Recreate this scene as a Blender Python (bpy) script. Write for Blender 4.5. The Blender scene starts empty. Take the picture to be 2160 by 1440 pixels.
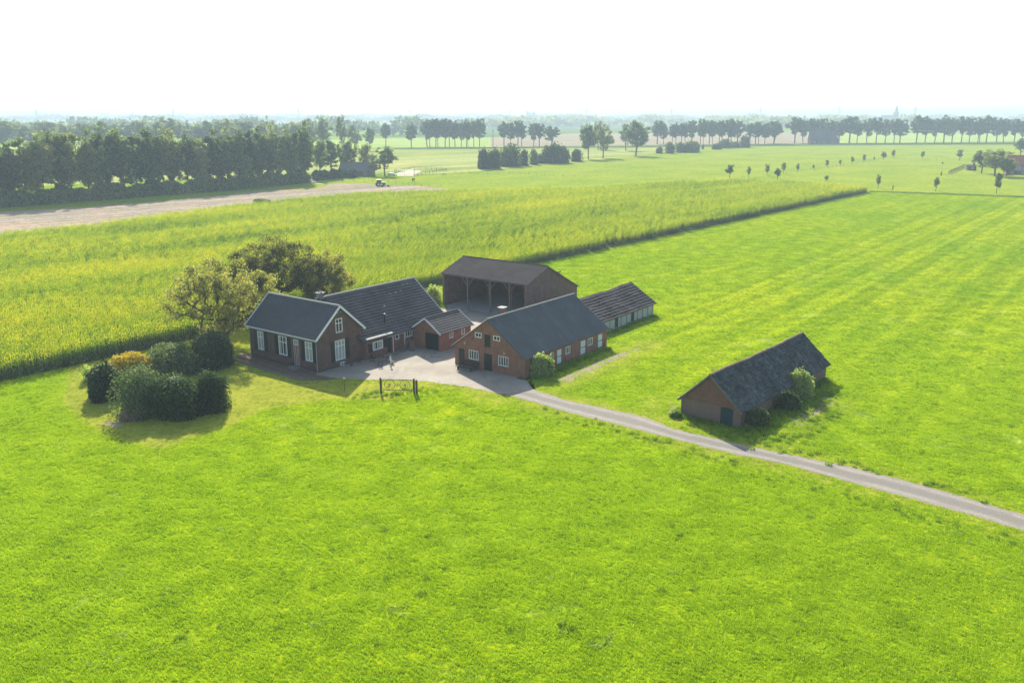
import bpy, bmesh, math, random
import numpy as np
from mathutils import Vector, Matrix
random.seed(7); RG = np.random.default_rng(11)
SC = bpy.context.scene
COL = SC.collection
R = math.radians

# ------------------------------------------------------------------ survey: camera model used to read ground positions
CAM_H = 30.0; FPX = 1850.0; HOR = 243.0
PITCH = math.atan((720-HOR)/FPX); CP, SP = math.cos(PITCH), math.sin(PITCH)
def G(u, v, z=0.0):
    x = u-1080.0; y = 720.0-v
    d = (x, FPX*CP+y*SP, -FPX*SP+y*CP)
    t = (z-CAM_H)/d[2]
    return (d[0]*t, d[1]*t, z)
AZ = R(36.62); E1 = (math.cos(AZ), -math.sin(AZ)); E2 = (math.sin(AZ), math.cos(AZ)); FO = (1.49, 98.86)
def FW(a, b, z=0.0): return (FO[0]+a*E1[0]+b*E2[0], FO[1]+a*E1[1]+b*E2[1], z)
def WF(x, y):
    dx, dy = x-FO[0], y-FO[1]
    return dx*E1[0]+dy*E1[1], dx*E2[0]+dy*E2[1]
def pxm(u, v):                       # metres per photo pixel for something standing on the ground at (u, v)
    g = G(u, v); return math.hypot(g[0], g[1], CAM_H)/FPX*math.cos(math.atan2(u-1080, FPX))
def px_height(u, vb, vt):            # height of a thing whose foot is at (u, vb) and whose top shows at vt
    g = G(u, vb); y = 720.0-vt
    return CAM_H + (-FPX*SP+y*CP)*g[1]/(FPX*CP+y*SP)

# ------------------------------------------------------------------ helpers
def tag(o, label=None, cat=None, group=None, kind=None):
    if label: o['label'] = label
    if cat: o['category'] = cat
    if group: o['group'] = group
    if kind: o['kind'] = kind
    return o
def thing(name, label, cat, loc=(0,0,0), rotz=0.0, group=None):
    o = bpy.data.objects.new(name, None); COL.objects.link(o)
    o.location = loc; o.rotation_euler = (0,0,rotz); o.empty_display_size = .5
    return tag(o, label, cat, group)
class MB:
    def __init__(s): s.v = []; s.f = []
    def quad(s, *p):
        n = len(s.v); s.v += [tuple(q) for q in p]; s.f.append(tuple(range(n, n+len(p)))); return s
    def box(s, x0, x1, y0, y1, z0, z1):
        n = len(s.v)
        s.v += [(x0,y0,z0),(x1,y0,z0),(x1,y1,z0),(x0,y1,z0),(x0,y0,z1),(x1,y0,z1),(x1,y1,z1),(x0,y1,z1)]
        s.f += [tuple(n+i for i in q) for q in ((0,3,2,1),(4,5,6,7),(0,1,5,4),(1,2,6,5),(2,3,7,6),(3,0,4,7))]; return s
    def tube(s, p, q, r0, r1=None, n=6, cap=True):
        if r1 is None: r1 = r0
        p = Vector(p); q = Vector(q); d = (q-p)
        if d.length < 1e-6: return s
        d.normalize(); a = d.orthogonal().normalized(); b = d.cross(a); k = len(s.v)
        for i in range(n):
            t = 2*math.pi*i/n; w = a*math.cos(t)+b*math.sin(t)
            s.v.append(tuple(p+w*r0)); s.v.append(tuple(q+w*r1))
        for i in range(n):
            j = (i+1)%n; s.f.append((k+2*i, k+2*j, k+2*j+1, k+2*i+1))
        if cap:
            s.f.append(tuple(k+2*i for i in range(n))[::-1]); s.f.append(tuple(k+2*i+1 for i in range(n)))
        return s
    def beam(s, p, q, w, h):          # square section bar
        p = Vector(p); q = Vector(q); d = (q-p).normalized()
        up = Vector((0,0,1)) if abs(d.z) < .95 else Vector((0,1,0))
        a = d.cross(up).normalized()*w/2; b = a.cross(d).normalized()*h/2; k = len(s.v)
        for c in (p, q):
            for (i, j) in ((-1,-1),(1,-1),(1,1),(-1,1)): s.v.append(tuple(c+a*i+b*j))
        s.f += [tuple(k+i for i in f) for f in ((0,1,2,3),(7,6,5,4),(0,4,5,1),(1,5,6,2),(2,6,7,3),(3,7,4,0))]; return s
    def prism(s, prof, t0, t1, axis='y'):   # profile (s, z) pushed along the other axis
        k = len(s.v); n = len(prof)
        for t in (t0, t1):
            for (a, z) in prof: s.v.append((a, t, z) if axis == 'y' else (t, a, z))
        s.f.append(tuple(range(k, k+n))); s.f.append(tuple(range(k+n, k+2*n))[::-1])
        for i in range(n):
            j = (i+1)%n; s.f.append((k+i, k+n+i, k+n+j, k+j))
        return s
    def ring(s, c, r, t, ax1, ax2, n=24, k=4):   # torus
        c = Vector(c); ax1 = Vector(ax1); ax2 = Vector(ax2)
        pts = [c+ax1*math.cos(2*math.pi*i/n)*r+ax2*math.sin(2*math.pi*i/n)*r for i in range(n)]
        for i in range(n): s.tube(pts[i], pts[(i+1)%n], t, t, k, False)
        return s
    def ball(s, c, rx, ry, rz, nu=10, nv=7):
        k = len(s.v)
        for j in range(nv+1):
            ph = math.pi*j/nv
            for i in range(nu):
                th = 2*math.pi*i/nu
                s.v.append((c[0]+rx*math.sin(ph)*math.cos(th), c[1]+ry*math.sin(ph)*math.sin(th), c[2]+rz*math.cos(ph)))
        for j in range(nv):
            for i in range(nu):
                a = k+j*nu+i; b = k+j*nu+(i+1)%nu; s.f.append((a, a+nu, b+nu, b))
        return s
    def mesh(s, name, fix=True, smooth=False):
        me = bpy.data.meshes.new(name); me.from_pydata(s.v, [], s.f)
        if fix:
            bm = bmesh.new(); bm.from_mesh(me); bmesh.ops.recalc_face_normals(bm, faces=bm.faces); bm.to_mesh(me); bm.free()
        if smooth: me.polygons.foreach_set('use_smooth', [True]*len(me.polygons))
        return me
    def build(s, name, mat, parent=None, fix=True, smooth=False):
        return put(name, s.mesh(name, fix, smooth), mat, parent)
def put(name, me, mat, parent=None):
    o = bpy.data.objects.new(name, me); COL.objects.link(o)
    if mat and not me.materials: me.materials.append(mat)
    if parent: o.parent = parent
    return o
KIDS = {}
def copy_tree(o, loc=None, rotz=None, scale=None, label=None, group=None, parent=None):
    c = o.copy(); COL.objects.link(c)
    if parent: c.parent = parent
    if loc is not None: c.location = loc
    if rotz is not None: c.rotation_euler = (0,0,rotz)
    if scale is not None: c.scale = scale
    if label: c['label'] = label
    if group: c['group'] = group
    if o.name not in KIDS: KIDS[o.name] = list(o.children)
    for ch in KIDS[o.name]: copy_tree(ch, parent=c)
    return c
def quads_mesh(name, V):              # V: (n,4,3) array of quads
    n = len(V); me = bpy.data.meshes.new(name)
    me.vertices.add(n*4); me.vertices.foreach_set('co', V.astype(np.float32).ravel())
    me.loops.add(n*4); me.loops.foreach_set('vertex_index', np.arange(n*4, dtype=np.int32))
    me.polygons.add(n); me.polygons.foreach_set('loop_start', np.arange(0, n*4, 4, dtype=np.int32))
    me.polygons.foreach_set('loop_total', np.full(n, 4, dtype=np.int32))
    me.update(calc_edges=True); return me

# ------------------------------------------------------------------ materials
def S(c, g=None):                      # helper: linear colour tuple
    return (c[0], c[1], c[2], 1)
class NT:
    def __init__(s, name):
        s.m = bpy.data.materials.new(name); s.m.use_nodes = True; s.t = s.m.node_tree; s.n = s.t.nodes; s.l = s.t.links
        s.b = s.n['Principled BSDF']; s.o = s.n['Material Output']
    def N(s, typ, **k):
        x = s.n.new(typ)
        for a, v in k.items():
            if a.startswith('i_'): x.inputs[a[2:].replace('_', ' ')].default_value = v
            else: setattr(x, a, v)
        return x
    def L(s, a, b): s.l.new(a, b); return b
    def coord(s, kind='Object', scale=(1,1,1), rot=(0,0,0), loc=(0,0,0)):
        c = s.N('ShaderNodeTexCoord'); m = s.N('ShaderNodeMapping')
        m.inputs['Scale'].default_value = scale; m.inputs['Rotation'].default_value = rot; m.inputs['Location'].default_value = loc
        s.L(c.outputs[kind], m.inputs['Vector']); return m.outputs['Vector']
    def pos(s, scale=(1,1,1), rot=(0,0,0)):
        c = s.N('ShaderNodeNewGeometry'); m = s.N('ShaderNodeMapping'); m0 = s.N('ShaderNodeMapping')
        m.inputs['Scale'].default_value = scale; m0.inputs['Rotation'].default_value = rot
        s.L(c.outputs['Position'], m0.inputs['Vector']); s.L(m0.outputs['Vector'], m.inputs['Vector']); return m.outputs['Vector']
    def noise(s, vec, scale, detail=4, rough=.55, dist=0.0):
        x = s.N('ShaderNodeTexNoise'); x.inputs['Scale'].default_value = scale; x.inputs['Detail'].default_value = detail
        x.inputs['Roughness'].default_value = rough; x.inputs['Distortion'].default_value = dist
        if vec is not None: s.L(vec, x.inputs['Vector'])
        return x.outputs['Fac']
    def ramp(s, fac, stops, interp='LINEAR'):
        x = s.N('ShaderNodeValToRGB'); e = x.color_ramp.elements; x.color_ramp.interpolation = interp
        while len(e) < len(stops): e.new(.5)
        for i, (p, c) in enumerate(stops):
            e[i].position = p; e[i].color = S(c) if isinstance(c, (tuple, list)) else (c,c,c,1)
        s.L(fac, x.inputs['Fac']); return x.outputs['Color']
    def mix(s, fac, a, b, mode='MIX'):
        x = s.N('ShaderNodeMix'); x.data_type = 'RGBA'; x.blend_type = mode
        for ix, v in ((0, fac), (6, a), (7, b)):
            sock = x.inputs[ix]
            if isinstance(v, (int, float)): sock.default_value = v if ix == 0 else (v,v,v,1)
            elif isinstance(v, (tuple, list)): sock.default_value = S(v)
            else: s.L(v, sock)
        return x.outputs[2]
    def math(s, op, a, b=0.0, c=None):
        x = s.N('ShaderNodeMath', operation=op)
        for i, v in enumerate((a, b, c)):
            if v is None: continue
            if isinstance(v, (int, float)): x.inputs[i].default_value = v
            else: s.L(v, x.inputs[i])
        return x.outputs[0]
    def bump(s, h, strength=.5, dist=.05):
        x = s.N('ShaderNodeBump'); x.inputs['Strength'].default_value = strength; x.inputs['Distance'].default_value = dist
        s.L(h, x.inputs['Height']); s.L(x.outputs['Normal'], s.b.inputs['Normal'])
    def col(s, c): 
        if isinstance(c, (tuple, list)): s.b.inputs['Base Color'].default_value = S(c)
        else: s.L(c, s.b.inputs['Base Color'])
    def fin(s, rough=.8, spec=.3):
        s.b.inputs['Roughness'].default_value = rough; s.b.inputs['Specular IOR Level'].default_value = spec; return s.m
def plain(name, c, rough=.7, spec=.3, var=.25, scale=3.0, metal=0.0):
    t = NT(name); n = t.noise(t.coord(), scale, 5, .6)
    t.col(t.mix(n, tuple(x*(1-var) for x in c), tuple(min(1, x*(1+var)) for x in c)))
    t.b.inputs['Metallic'].default_value = metal
    return t.fin(rough, spec)
def brick(name, c1, c2, mortar, low=None):
    t = NT(name); tc = t.N('ShaderNodeTexCoord'); sp = t.N('ShaderNodeSeparateXYZ'); t.L(tc.outputs['Object'], sp.inputs[0])
    cb = t.N('ShaderNodeCombineXYZ'); t.L(t.math('ADD', sp.outputs[0], sp.outputs[1]), cb.inputs[0]); t.L(sp.outputs[2], cb.inputs[1])
    b = t.N('ShaderNodeTexBrick'); t.L(cb.outputs[0], b.inputs['Vector'])
    b.inputs['Color1'].default_value = S(c1); b.inputs['Color2'].default_value = S(c2); b.inputs['Mortar'].default_value = S(mortar)
    b.inputs['Scale'].default_value = 1; b.inputs['Brick Width'].default_value = .23; b.inputs['Row Height'].default_value = .075
    b.inputs['Mortar Size'].default_value = .011; b.inputs['Bias'].default_value = 0
    n = t.noise(tc.outputs['Object'], 1.1, 6, .65); n2 = t.noise(tc.outputs['Object'], 14, 3, .7)
    c = t.mix(.55, b.outputs['Color'], t.ramp(n, [(.3, .55), (.7, 1.25)]), 'MULTIPLY')
    c = t.mix(.5, c, t.ramp(n2, [(.3, .45), (.7, 1.5)]), 'MULTIPLY')
    if low:
        z = t.math('SMOOTH_MIN', t.math('MAXIMUM', t.math('MULTIPLY', t.math('SUBTRACT', low[0], sp.outputs[2]), low[1]), 0.0), 1.0, .1)
        c = t.mix(t.math('MULTIPLY', z, low[3]), c, low[2])
    t.col(c); t.bump(b.outputs['Fac'], .4, -.01); return t.fin(.9, .15)
def leafmat(name, cols, trans=.35, rough=.6, patch=.35):
    t = NT(name); g = t.N('ShaderNodeNewGeometry'); oi = t.N('ShaderNodeObjectInfo')
    r = g.outputs['Random Per Island']; n = t.noise(g.outputs['Position'], patch, 2, .5)
    f = t.math('ADD', t.math('MULTIPLY', r, .5), t.math('MULTIPLY', t.math('SUBTRACT', n, .25), .75))
    f = t.math('ADD', f, t.math('MULTIPLY', t.math('SUBTRACT', oi.outputs['Random'], .5), .45))
    k = len(cols); c = t.ramp(f, [(.1+.8*i/(k-1), cc) for i, cc in enumerate(cols)])
    t.col(c); m = t.fin(rough, .25)
    tr = t.N('ShaderNodeBsdfTranslucent'); t.L(t.mix(1.0, c, (1.0, 1.15, .45), 'MULTIPLY'), tr.inputs['Color'])
    ms = t.N('ShaderNodeMixShader'); ms.inputs[0].default_value = trans
    t.L(t.b.outputs[0], ms.inputs[1]); t.L(tr.outputs[0], ms.inputs[2]); t.L(ms.outputs[0], t.o.inputs['Surface'])
    return m

def roofmat(name, c1, c2, c3, scale=1.2, rough=.6, spec=.4, streak=(1,1,1), stain=None, tiles=None, valley_shade=None):
    t = NT(name); v = t.coord(); n = t.noise(t.coord(scale=streak), scale, 6, .65); n2 = t.noise(v, 9, 4, .7); n3 = t.noise(v, .35, 3, .6)
    c = t.mix(t.ramp(n, [(.35, 0.), (.65, 1.)]), c1, c2)
    c = t.mix(t.ramp(n2, [(.54, 0.), (.70, .8)]), c, c3)
    c = t.mix(.6, c, t.ramp(n3, [(.35, .5), (.65, 1.45)]), 'MULTIPLY')
    if tiles:
        b = t.N('ShaderNodeTexVoronoi'); b.inputs['Scale'].default_value = tiles; t.L(v, b.inputs['Vector'])
        sp = t.N('ShaderNodeSeparateXYZ'); t.L(b.outputs['Color'], sp.inputs[0])
        c = t.mix(.7, c, t.ramp(sp.outputs[0], [(.0, .3), (1., 2.1)]), 'MULTIPLY')
    if valley_shade:                       # shade of the valleys and shine of the crests, painted into the colour
        sx = t.N('ShaderNodeSeparateXYZ'); t.L(v, sx.inputs[0]); ph = t.math('MULTIPLY', t.math('SUBTRACT', sx.outputs[valley_shade[0]], valley_shade[1]), 2*math.pi/valley_shade[2])
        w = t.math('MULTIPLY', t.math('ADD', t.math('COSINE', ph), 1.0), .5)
        c = t.mix(t.math('MULTIPLY', w, valley_shade[3]), c, tuple(x*.25 for x in c1))
        c = t.mix(t.math('MULTIPLY', t.math('SUBTRACT', 1.0, w), valley_shade[3]*.6), c, c3)
    if stain:
        n4 = t.noise(t.coord(scale=stain[0]), stain[1], 3, .6)
        c = t.mix(t.ramp(n4, [(stain[2], 0.), (stain[2]+.06, 1.)]), c, stain[3])
    t.col(c); t.bump(n2, .3, .02); return t.fin(rough, spec)

M = {}
M['brick_house'] = brick('dark_brick', (.175,.08,.06), (.10,.052,.044), (.17,.14,.12), low=(.5, 2.0, (.07,.06,.055), .7))
M['brick_ext'] = brick('red_brown_brick', (.29,.10,.06), (.15,.06,.045), (.2,.15,.13))
M['brick_stable'] = brick('red_brick', (.37,.14,.075), (.25,.095,.055), (.26,.2,.17), low=(.25, 3.0, (.17,.15,.13), .6))
M['brick_barn'] = brick('barn_brick', (.24,.12,.085), (.16,.085,.065), (.24,.2,.17))
M['brick_old'] = brick('old_brick', (.24,.085,.055), (.14,.06,.042), (.2,.16,.13), low=(1.95, 6.0, (.2,.165,.14), .5))
M['tile_dark'] = roofmat('dark_glazed_pantiles', (.035,.042,.05), (.06,.065,.072), (.16,.165,.17), rough=.45, spec=.5, valley_shade=(0, -13.12, 13.44/41, .75))
M['tile_main'] = roofmat('weathered_dark_pantiles', (.05,.047,.046), (.085,.078,.07), (.15,.14,.12), rough=.5, spec=.5)
M['tile_old'] = roofmat('old_lichen_pantiles', (.035,.04,.042), (.085,.09,.085), (.14,.15,.13), rough=.7, spec=.3, tiles=3.2)
M['corr_grey'] = roofmat('grey_corrugated_sheet', (.075,.085,.085), (.11,.12,.118), (.16,.17,.165), rough=.6, spec=.4, streak=(.3,1.6,.3), valley_shade=(1, -.22, 19.27/51, .75), stain=((.35,1.6,.35), 1.4, .70, (.3,.28,.27)))
M['corr_brown'] = roofmat('brown_grey_corrugated_sheet', (.062,.053,.052), (.09,.078,.075), (.13,.118,.114), rough=.9, spec=.03, valley_shade=(0, -16.95, 17.2/45, .75))
M['slab'] = roofmat('old_fibre_sheet', (.045,.042,.045), (.085,.072,.072), (.15,.14,.135), scale=2.5, rough=.85, spec=.1)
M['white'] = plain('white_paint', (.8,.8,.77), .5, .3, .05)
M['offwhite'] = plain('weathered_white_paint', (.62,.63,.58), .6, .3, .12)
M['cream'] = plain('flat_roof_felt', (.5,.42,.34), .9, .1, .15)
M['green_door'] = plain('dark_green_paint', (.006,.018,.017), .4, .4, .3)
M['blue_door'] = plain('blue_green_door_paint', (.018,.05,.055), .7, .2, .35, 6)
M['grey_door'] = plain('pale_blue_grey_door', (.62,.68,.7), .6, .3, .06)
M['red_door'] = plain('wine_red_paint', (.2,.045,.05), .5, .3, .2)
M['glass'] = plain('window_glass', (.02,.025,.03), .08, .8, .1)
M['curtain'] = plain('net_curtain', (.38,.38,.36), .9, .1, .25, 8)
M['ridge'] = plain('pale_ridge_tile', (.42,.4,.36), .7, .2, .25, 4)
M['ridge_dark'] = plain('dark_ridge_tile', (.13,.12,.11), .7, .2, .3, 4)
M['ridge_red'] = plain('old_red_ridge_tile', (.32,.22,.17), .8, .2, .45, 2.5)
M['wood'] = plain('weathered_wood', (.2,.16,.12), .85, .1, .35, 5)
M['wood_dark'] = plain('dark_wood', (.07,.055,.045), .8, .15, .35, 5)
M['steel'] = plain('grey_steel', (.3,.31,.32), .5, .4, .15)
M['iron'] = plain('rusty_black_iron', (.035,.028,.024), .6, .4, .4, 8)
M['black'] = plain('black_plastic', (.015,.016,.018), .5, .4, .2)
M['rubber'] = plain('tyre_rubber', (.02,.02,.02), .8, .2, .2)
M['concrete'] = plain('pale_concrete_panel', (.42,.44,.41), .85, .15, .2, 2.5)
M['stone'] = plain('stone_sill', (.2,.2,.19), .8, .2, .2)
M['bark'] = plain('tree_bark', (.10,.085,.065), .95, .1, .4, 3)
M['straw'] = plain('pale_twine', (.5,.45,.35), .9, .1, .1)
M['thatch'] = plain('grey_thatch', (.2,.19,.17), .95, .1, .2, 1)
M['redroof'] = plain('red_orange_tiles', (.4,.13,.07), .8, .2, .25, 2)
M['horse'] = plain('dark_brown_coat', (.06,.04,.03), .6, .3, .2)
M['blanket'] = plain('green_horse_blanket', (.03,.14,.06), .8, .2, .15)
M['car'] = plain('silver_car_paint', (.45,.48,.5), .3, .6, .05, metal=.4)
M['dark_paint'] = plain('dark_blue_green_machine_paint', (.04,.09,.09), .4, .5, .1)
M['tarp'] = plain('green_canvas', (.04,.13,.08), .7, .2, .15)
M['sand'] = plain('bare_sand', (.5,.42,.3), .95, .1, .2, .5)
M['far_metal'] = plain('galvanised_lattice', (.35,.37,.38), .5, .4, .05)

# --- leaves
M['leaf_walnut'] = leafmat('olive_autumn_leaves', [(.07,.08,.03), (.22,.23,.08), (.42,.38,.14), (.60,.46,.18)], .6, .6, .5)  # olive brown leaves; the wide tone range also paints in sunlit dapples
M['leaf_gold'] = leafmat('golden_olive_leaves', [(.09,.095,.03), (.28,.27,.09), (.50,.40,.14), (.66,.46,.18)], .62, .6, .5)  # range widened likewise: sparkle of sun on leaves is put into the colour
M['leaf_green'] = leafmat('green_leaves', [(.02,.05,.015), (.08,.13,.04), (.22,.27,.09)], .4)
M['leaf_forest'] = leafmat('woodland_leaves', [(.06,.10,.065), (.14,.19,.10), (.31,.34,.16), (.4,.33,.17)], .5, .8, .12)
M['leaf_dark'] = leafmat('dark_evergreen_needles', [(.006,.025,.01), (.045,.085,.035), (.17,.22,.10)], .3)
M['leaf_silver'] = leafmat('silvery_leaves', [(.05,.09,.035), (.15,.20,.09), (.42,.45,.28)], .4)
M['leaf_yellow'] = leafmat('yellow_leaves', [(.28,.23,.02), (.5,.36,.03), (.6,.42,.05)], .45)
M['leaf_lime'] = leafmat('pale_lime_leaves', [(.14,.22,.05), (.38,.44,.16), (.62,.64,.34)], .55)
M['leaf_pink'] = leafmat('dry_pink_flower_heads', [(.2,.14,.1), (.35,.26,.2), (.45,.36,.28)], .3)
M['leaf_white'] = leafmat('small_white_flower_heads', [(.4,.38,.36), (.6,.58,.55)], .3)
M['leaf_willow'] = leafmat('grey_green_willow_leaves', [(.13,.17,.09), (.24,.30,.16), (.38,.43,.26)], .55)
M['leaf_weed'] = leafmat('weed_leaves', [(.06,.12,.02), (.13,.22,.04), (.2,.3,.06)], .4)

# --- ground
def groundmat(name, lo, mid, hi, dryc=(.38,.33,.07), fine=1.0, bumpd=.12, stripes=None, attr=True):
    t = NT(name); p = t.pos()
    big = t.noise(t.pos(rot=(0,0,.5), scale=(1,.55,1)), .045, 5, .62); med = t.noise(p, .35, 5, .65); fn = t.noise(t.pos(scale=(1,.7,1)), 2.2*fine, 5, .72, .3); vf = t.noise(p, 9*fine, 3, .7)
    f = t.math('ADD', t.math('MULTIPLY', fn, .85), t.math('MULTIPLY', t.math('SUBTRACT', med, .5), .5))
    c = t.ramp(f, [(.32, lo), (.47, mid), (.63, hi)])
    c = t.mix(.5, c, t.ramp(vf, [(.25, .55), (.75, 1.35)]), 'MULTIPLY')
    c = t.mix(.7, c, t.ramp(big, [(.32, (.62,.80,.8)), (.68, (1.28,1.1,1.1))]), 'MULTIPLY')
    c = t.mix(t.ramp(t.noise(p, .16, 5, .7), [(.57, 0.), (.72, .38)]), c, tuple(min(1, .5*x+.5*y) for x, y in zip(hi, (.42,.5,.2))))
    if stripes:
        for (rot, per, amt, src) in stripes:
            v = t.pos(rot=(0,0,rot), scale=(1/per,.0016,1)); n = t.noise(v, 1.0, 2, .5)
            if src:                  # swaths left by the mower: even width, slightly wandering
                sx = t.N('ShaderNodeSeparateXYZ'); t.L(v, sx.inputs[0])
                n = t.math('ADD', t.math('MULTIPLY', t.math('SINE', t.math('ADD', t.math('MULTIPLY', sx.outputs[0], 6.283), t.math('MULTIPLY', n, 5.0))), .11), t.math('ADD', .1, t.math('MULTIPLY', n, .8)))
            k = t.ramp(n, [(.44, (1-amt,1-amt*.7,1-amt*.3)), (.56, (1+amt,1+amt*.55,1+amt*4))])
            if src:
                a = t.N('ShaderNodeAttribute', attribute_name=src); c = t.mix(a.outputs['Fac'], c, t.mix(1.0, c, k, 'MULTIPLY'))
            else: c = t.mix(1.0, c, k, 'MULTIPLY')
    if attr:
        a = t.N('ShaderNodeAttribute', attribute_name='dry')
        k = t.math('MULTIPLY', a.outputs['Fac'], t.ramp(t.math('ADD', t.math('MULTIPLY', fn, .6), t.math('MULTIPLY', med, .5)), [(.38, .15), (.72, 1.)]))
        k2 = t.math('ADD', k, t.math('MULTIPLY', t.math('MAXIMUM', t.math('SUBTRACT', a.outputs['Fac'], .35), 0.), .7))
        c = t.mix(t.math('MINIMUM', k2, 1.0), c, t.mix(vf, tuple(x*.75 for x in dryc), tuple(x*1.3 for x in dryc)))
        b = t.N('ShaderNodeAttribute', attribute_name='bare')
        kb = t.ramp(t.math('ADD', b.outputs['Fac'], t.math('MULTIPLY', t.math('SUBTRACT', fn, .5), 1.2)), [(.5, 0.), (.62, 1.)])
        c = t.mix(kb, c, t.mix(vf, (.26,.2,.14), (.46,.38,.28)))
    t.col(c); t.bump(t.math('ADD', fn, t.math('MULTIPLY', vf, .5)), .9, bumpd); return t.fin(.95, .0)
M['grass'] = groundmat('lush_meadow_grass', (.10,.185,.002), (.245,.36,.003), (.42,.48,.008), stripes=[(AZ, 7, .15, 'stripe'), (AZ, 2.6, .07, 'stripe')])
M['far_meadow'] = groundmat('far_meadow_grass', (.19,.26,.02), (.28,.36,.03), (.37,.43,.05), fine=.35, attr=False)
M['mown'] = groundmat('mown_striped_grass', (.25,.30,.05), (.35,.4,.08), (.43,.47,.12), fine=.3, attr=False, stripes=[(R(44), 13, .2, None)])
M['pale_field'] = groundmat('pale_green_field', (.30,.40,.08), (.36,.46,.1), (.42,.5,.14), fine=.2, attr=False)
M['tan_field'] = groundmat('tan_stubble_field', (.30,.25,.16), (.36,.31,.2), (.42,.37,.26), fine=.2, attr=False)
M['green_far'] = groundmat('dull_green_field', (.10,.16,.04), (.14,.21,.06), (.18,.25,.08), fine=.2, attr=False)
M['stubble'] = groundmat('brown_hay_stubble', (.28,.225,.12), (.42,.35,.20), (.53,.45,.28), fine=.6, attr=False, stripes=[(R(46.5), 3.4, .16, None)])
M['verge'] = groundmat('dark_rough_verge', (.05,.10,.02), (.09,.17,.03), (.15,.24,.05), fine=.6, attr=False)
def paving():
    t = NT('old_clinker_paving'); p = t.coord(kind='Object')
    n = t.noise(p, .25, 5, .6); n2 = t.noise(p, 6, 4, .75); n3 = t.noise(p, 1.5, 4, .6)
    c = t.mix(t.ramp(n, [(.35, 0.), (.65, 1.)]), (.29,.25,.195), (.38,.34,.27))
    c = t.mix(.75, c, t.ramp(n2, [(.3, .62), (.7, 1.3)]), 'MULTIPLY')
    c = t.mix(t.ramp(n3, [(.6, 0.), (.75, .35)]), c, (.16,.19,.09))
    n5 = t.noise(t.coord(kind='Object', scale=(1,.25,1), rot=(0,0,.9)), .9, 4, .6); c = t.mix(t.ramp(n5, [(.55, 0.), (.7, .45)]), c, (.17,.15,.125))
    n6 = t.noise(p, .7, 6, .8); c = t.mix(t.ramp(n6, [(.66, 0.), (.72, .5)]), c, (.12,.11,.1))
    t.col(c); t.bump(n2, .4, .03); return t.fin(.85, .2)
M['paving'] = paving()
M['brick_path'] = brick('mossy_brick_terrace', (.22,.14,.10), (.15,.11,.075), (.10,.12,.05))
def gravel():
    t = NT('gravel_track'); p = t.pos(); a = t.N('ShaderNodeAttribute', attribute_name='across')
    n = t.noise(p, 3.0, 5, .75); n2 = t.noise(p, 11, 3, .75); n3 = t.noise(p, .4, 4, .6)
    x = t.math('ABSOLUTE', t.math('SUBTRACT', t.math('MULTIPLY', a.outputs['Fac'], 2), 1))      # 0 centre .. 1 edge
    rut = t.math('SUBTRACT', 1.0, t.math('MULTIPLY', t.math('ABSOLUTE', t.math('SUBTRACT', x, .5)), 3.2))
    c = t.mix(t.ramp(t.math('ADD', t.math('MULTIPLY', rut, .5), t.math('MULTIPLY', n, .6)), [(.2, 0.), (.85, 1.)]), (.28,.25,.205), (.36,.325,.27))
    c = t.mix(.85, c, t.ramp(n2, [(.3, .45), (.7, 1.4)]), 'MULTIPLY')
    c = t.mix(t.ramp(t.math('SUBTRACT', t.math('ADD', n3, .35), x), [(.25, 0.), (.55, .7)]), c, t.mix(n2, (.13,.125,.115), (.26,.24,.215)))
    mid = t.math('SUBTRACT', .55, t.math('MULTIPLY', x, 1.6))
    g = t.ramp(t.math('ADD', mid, t.math('MULTIPLY', t.math('SUBTRACT', n3, .5), 1.4)), [(.45, 0.), (.75, .45)])
    c = t.mix(g, c, (.2,.22,.08))
    e = t.ramp(t.math('ADD', x, t.math('MULTIPLY', t.math('SUBTRACT', n, .5), .9)), [(.95, 0.), (1.1, 1.)])
    c = t.mix(e, c, t.mix(n2, (.2,.24,.03), (.36,.36,.09)))
    t.col(c); t.bump(t.math('ADD', n, n2), .6, .04); return t.fin(.9, .15)
M['gravel'] = gravel()
def cornmat():
    t = NT('maize_leaf'); g = t.N('ShaderNodeNewGeometry'); r = g.outputs['Random Per Island']; oi = t.N('ShaderNodeObjectInfo')
    sp = t.N('ShaderNodeSeparateXYZ'); t.L(g.outputs['Position'], sp.inputs[0])
    v = t.pos(rot=(0,0,AZ), scale=(.06,.014,1)); n = t.noise(v, 1.0, 5, .6); n2 = t.noise(t.pos(scale=(1,1,0)), .22, 3, .6)
    f = t.math('ADD', t.math('MULTIPLY', t.math('SUBTRACT', n, .17), 1.4), t.math('ADD', t.math('MULTIPLY', r, .22), t.math('MULTIPLY', n2, .35)))
    f = t.math('ADD', f, t.math('MULTIPLY', t.math('SUBTRACT', oi.outputs['Random'], .5), .34))
    c = t.ramp(f, [(.40, (.10,.20,.012)), (.62, (.29,.42,.018)), (.80, (.42,.54,.02)), (1.0, (.64,.63,.03))])
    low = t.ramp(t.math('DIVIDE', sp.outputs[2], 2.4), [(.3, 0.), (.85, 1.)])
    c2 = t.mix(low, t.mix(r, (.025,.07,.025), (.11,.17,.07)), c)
    t.col(c2); m = t.fin(.5, .35)
    tr = t.N('ShaderNodeBsdfTranslucent'); t.L(t.mix(1.0, c2, (1.2,1.15,.4), 'MULTIPLY'), tr.inputs['Color'])
    ms = t.N('ShaderNodeMixShader'); ms.inputs[0].default_value = .5
    t.L(t.b.outputs[0], ms.inputs[1]); t.L(tr.outputs[0], ms.inputs[2]); t.L(ms.outputs[0], t.o.inputs['Surface'])
    return m
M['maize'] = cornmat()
M['soil'] = plain('dark_field_soil', (.04,.07,.02), .95, .1, .3, .5)
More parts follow.
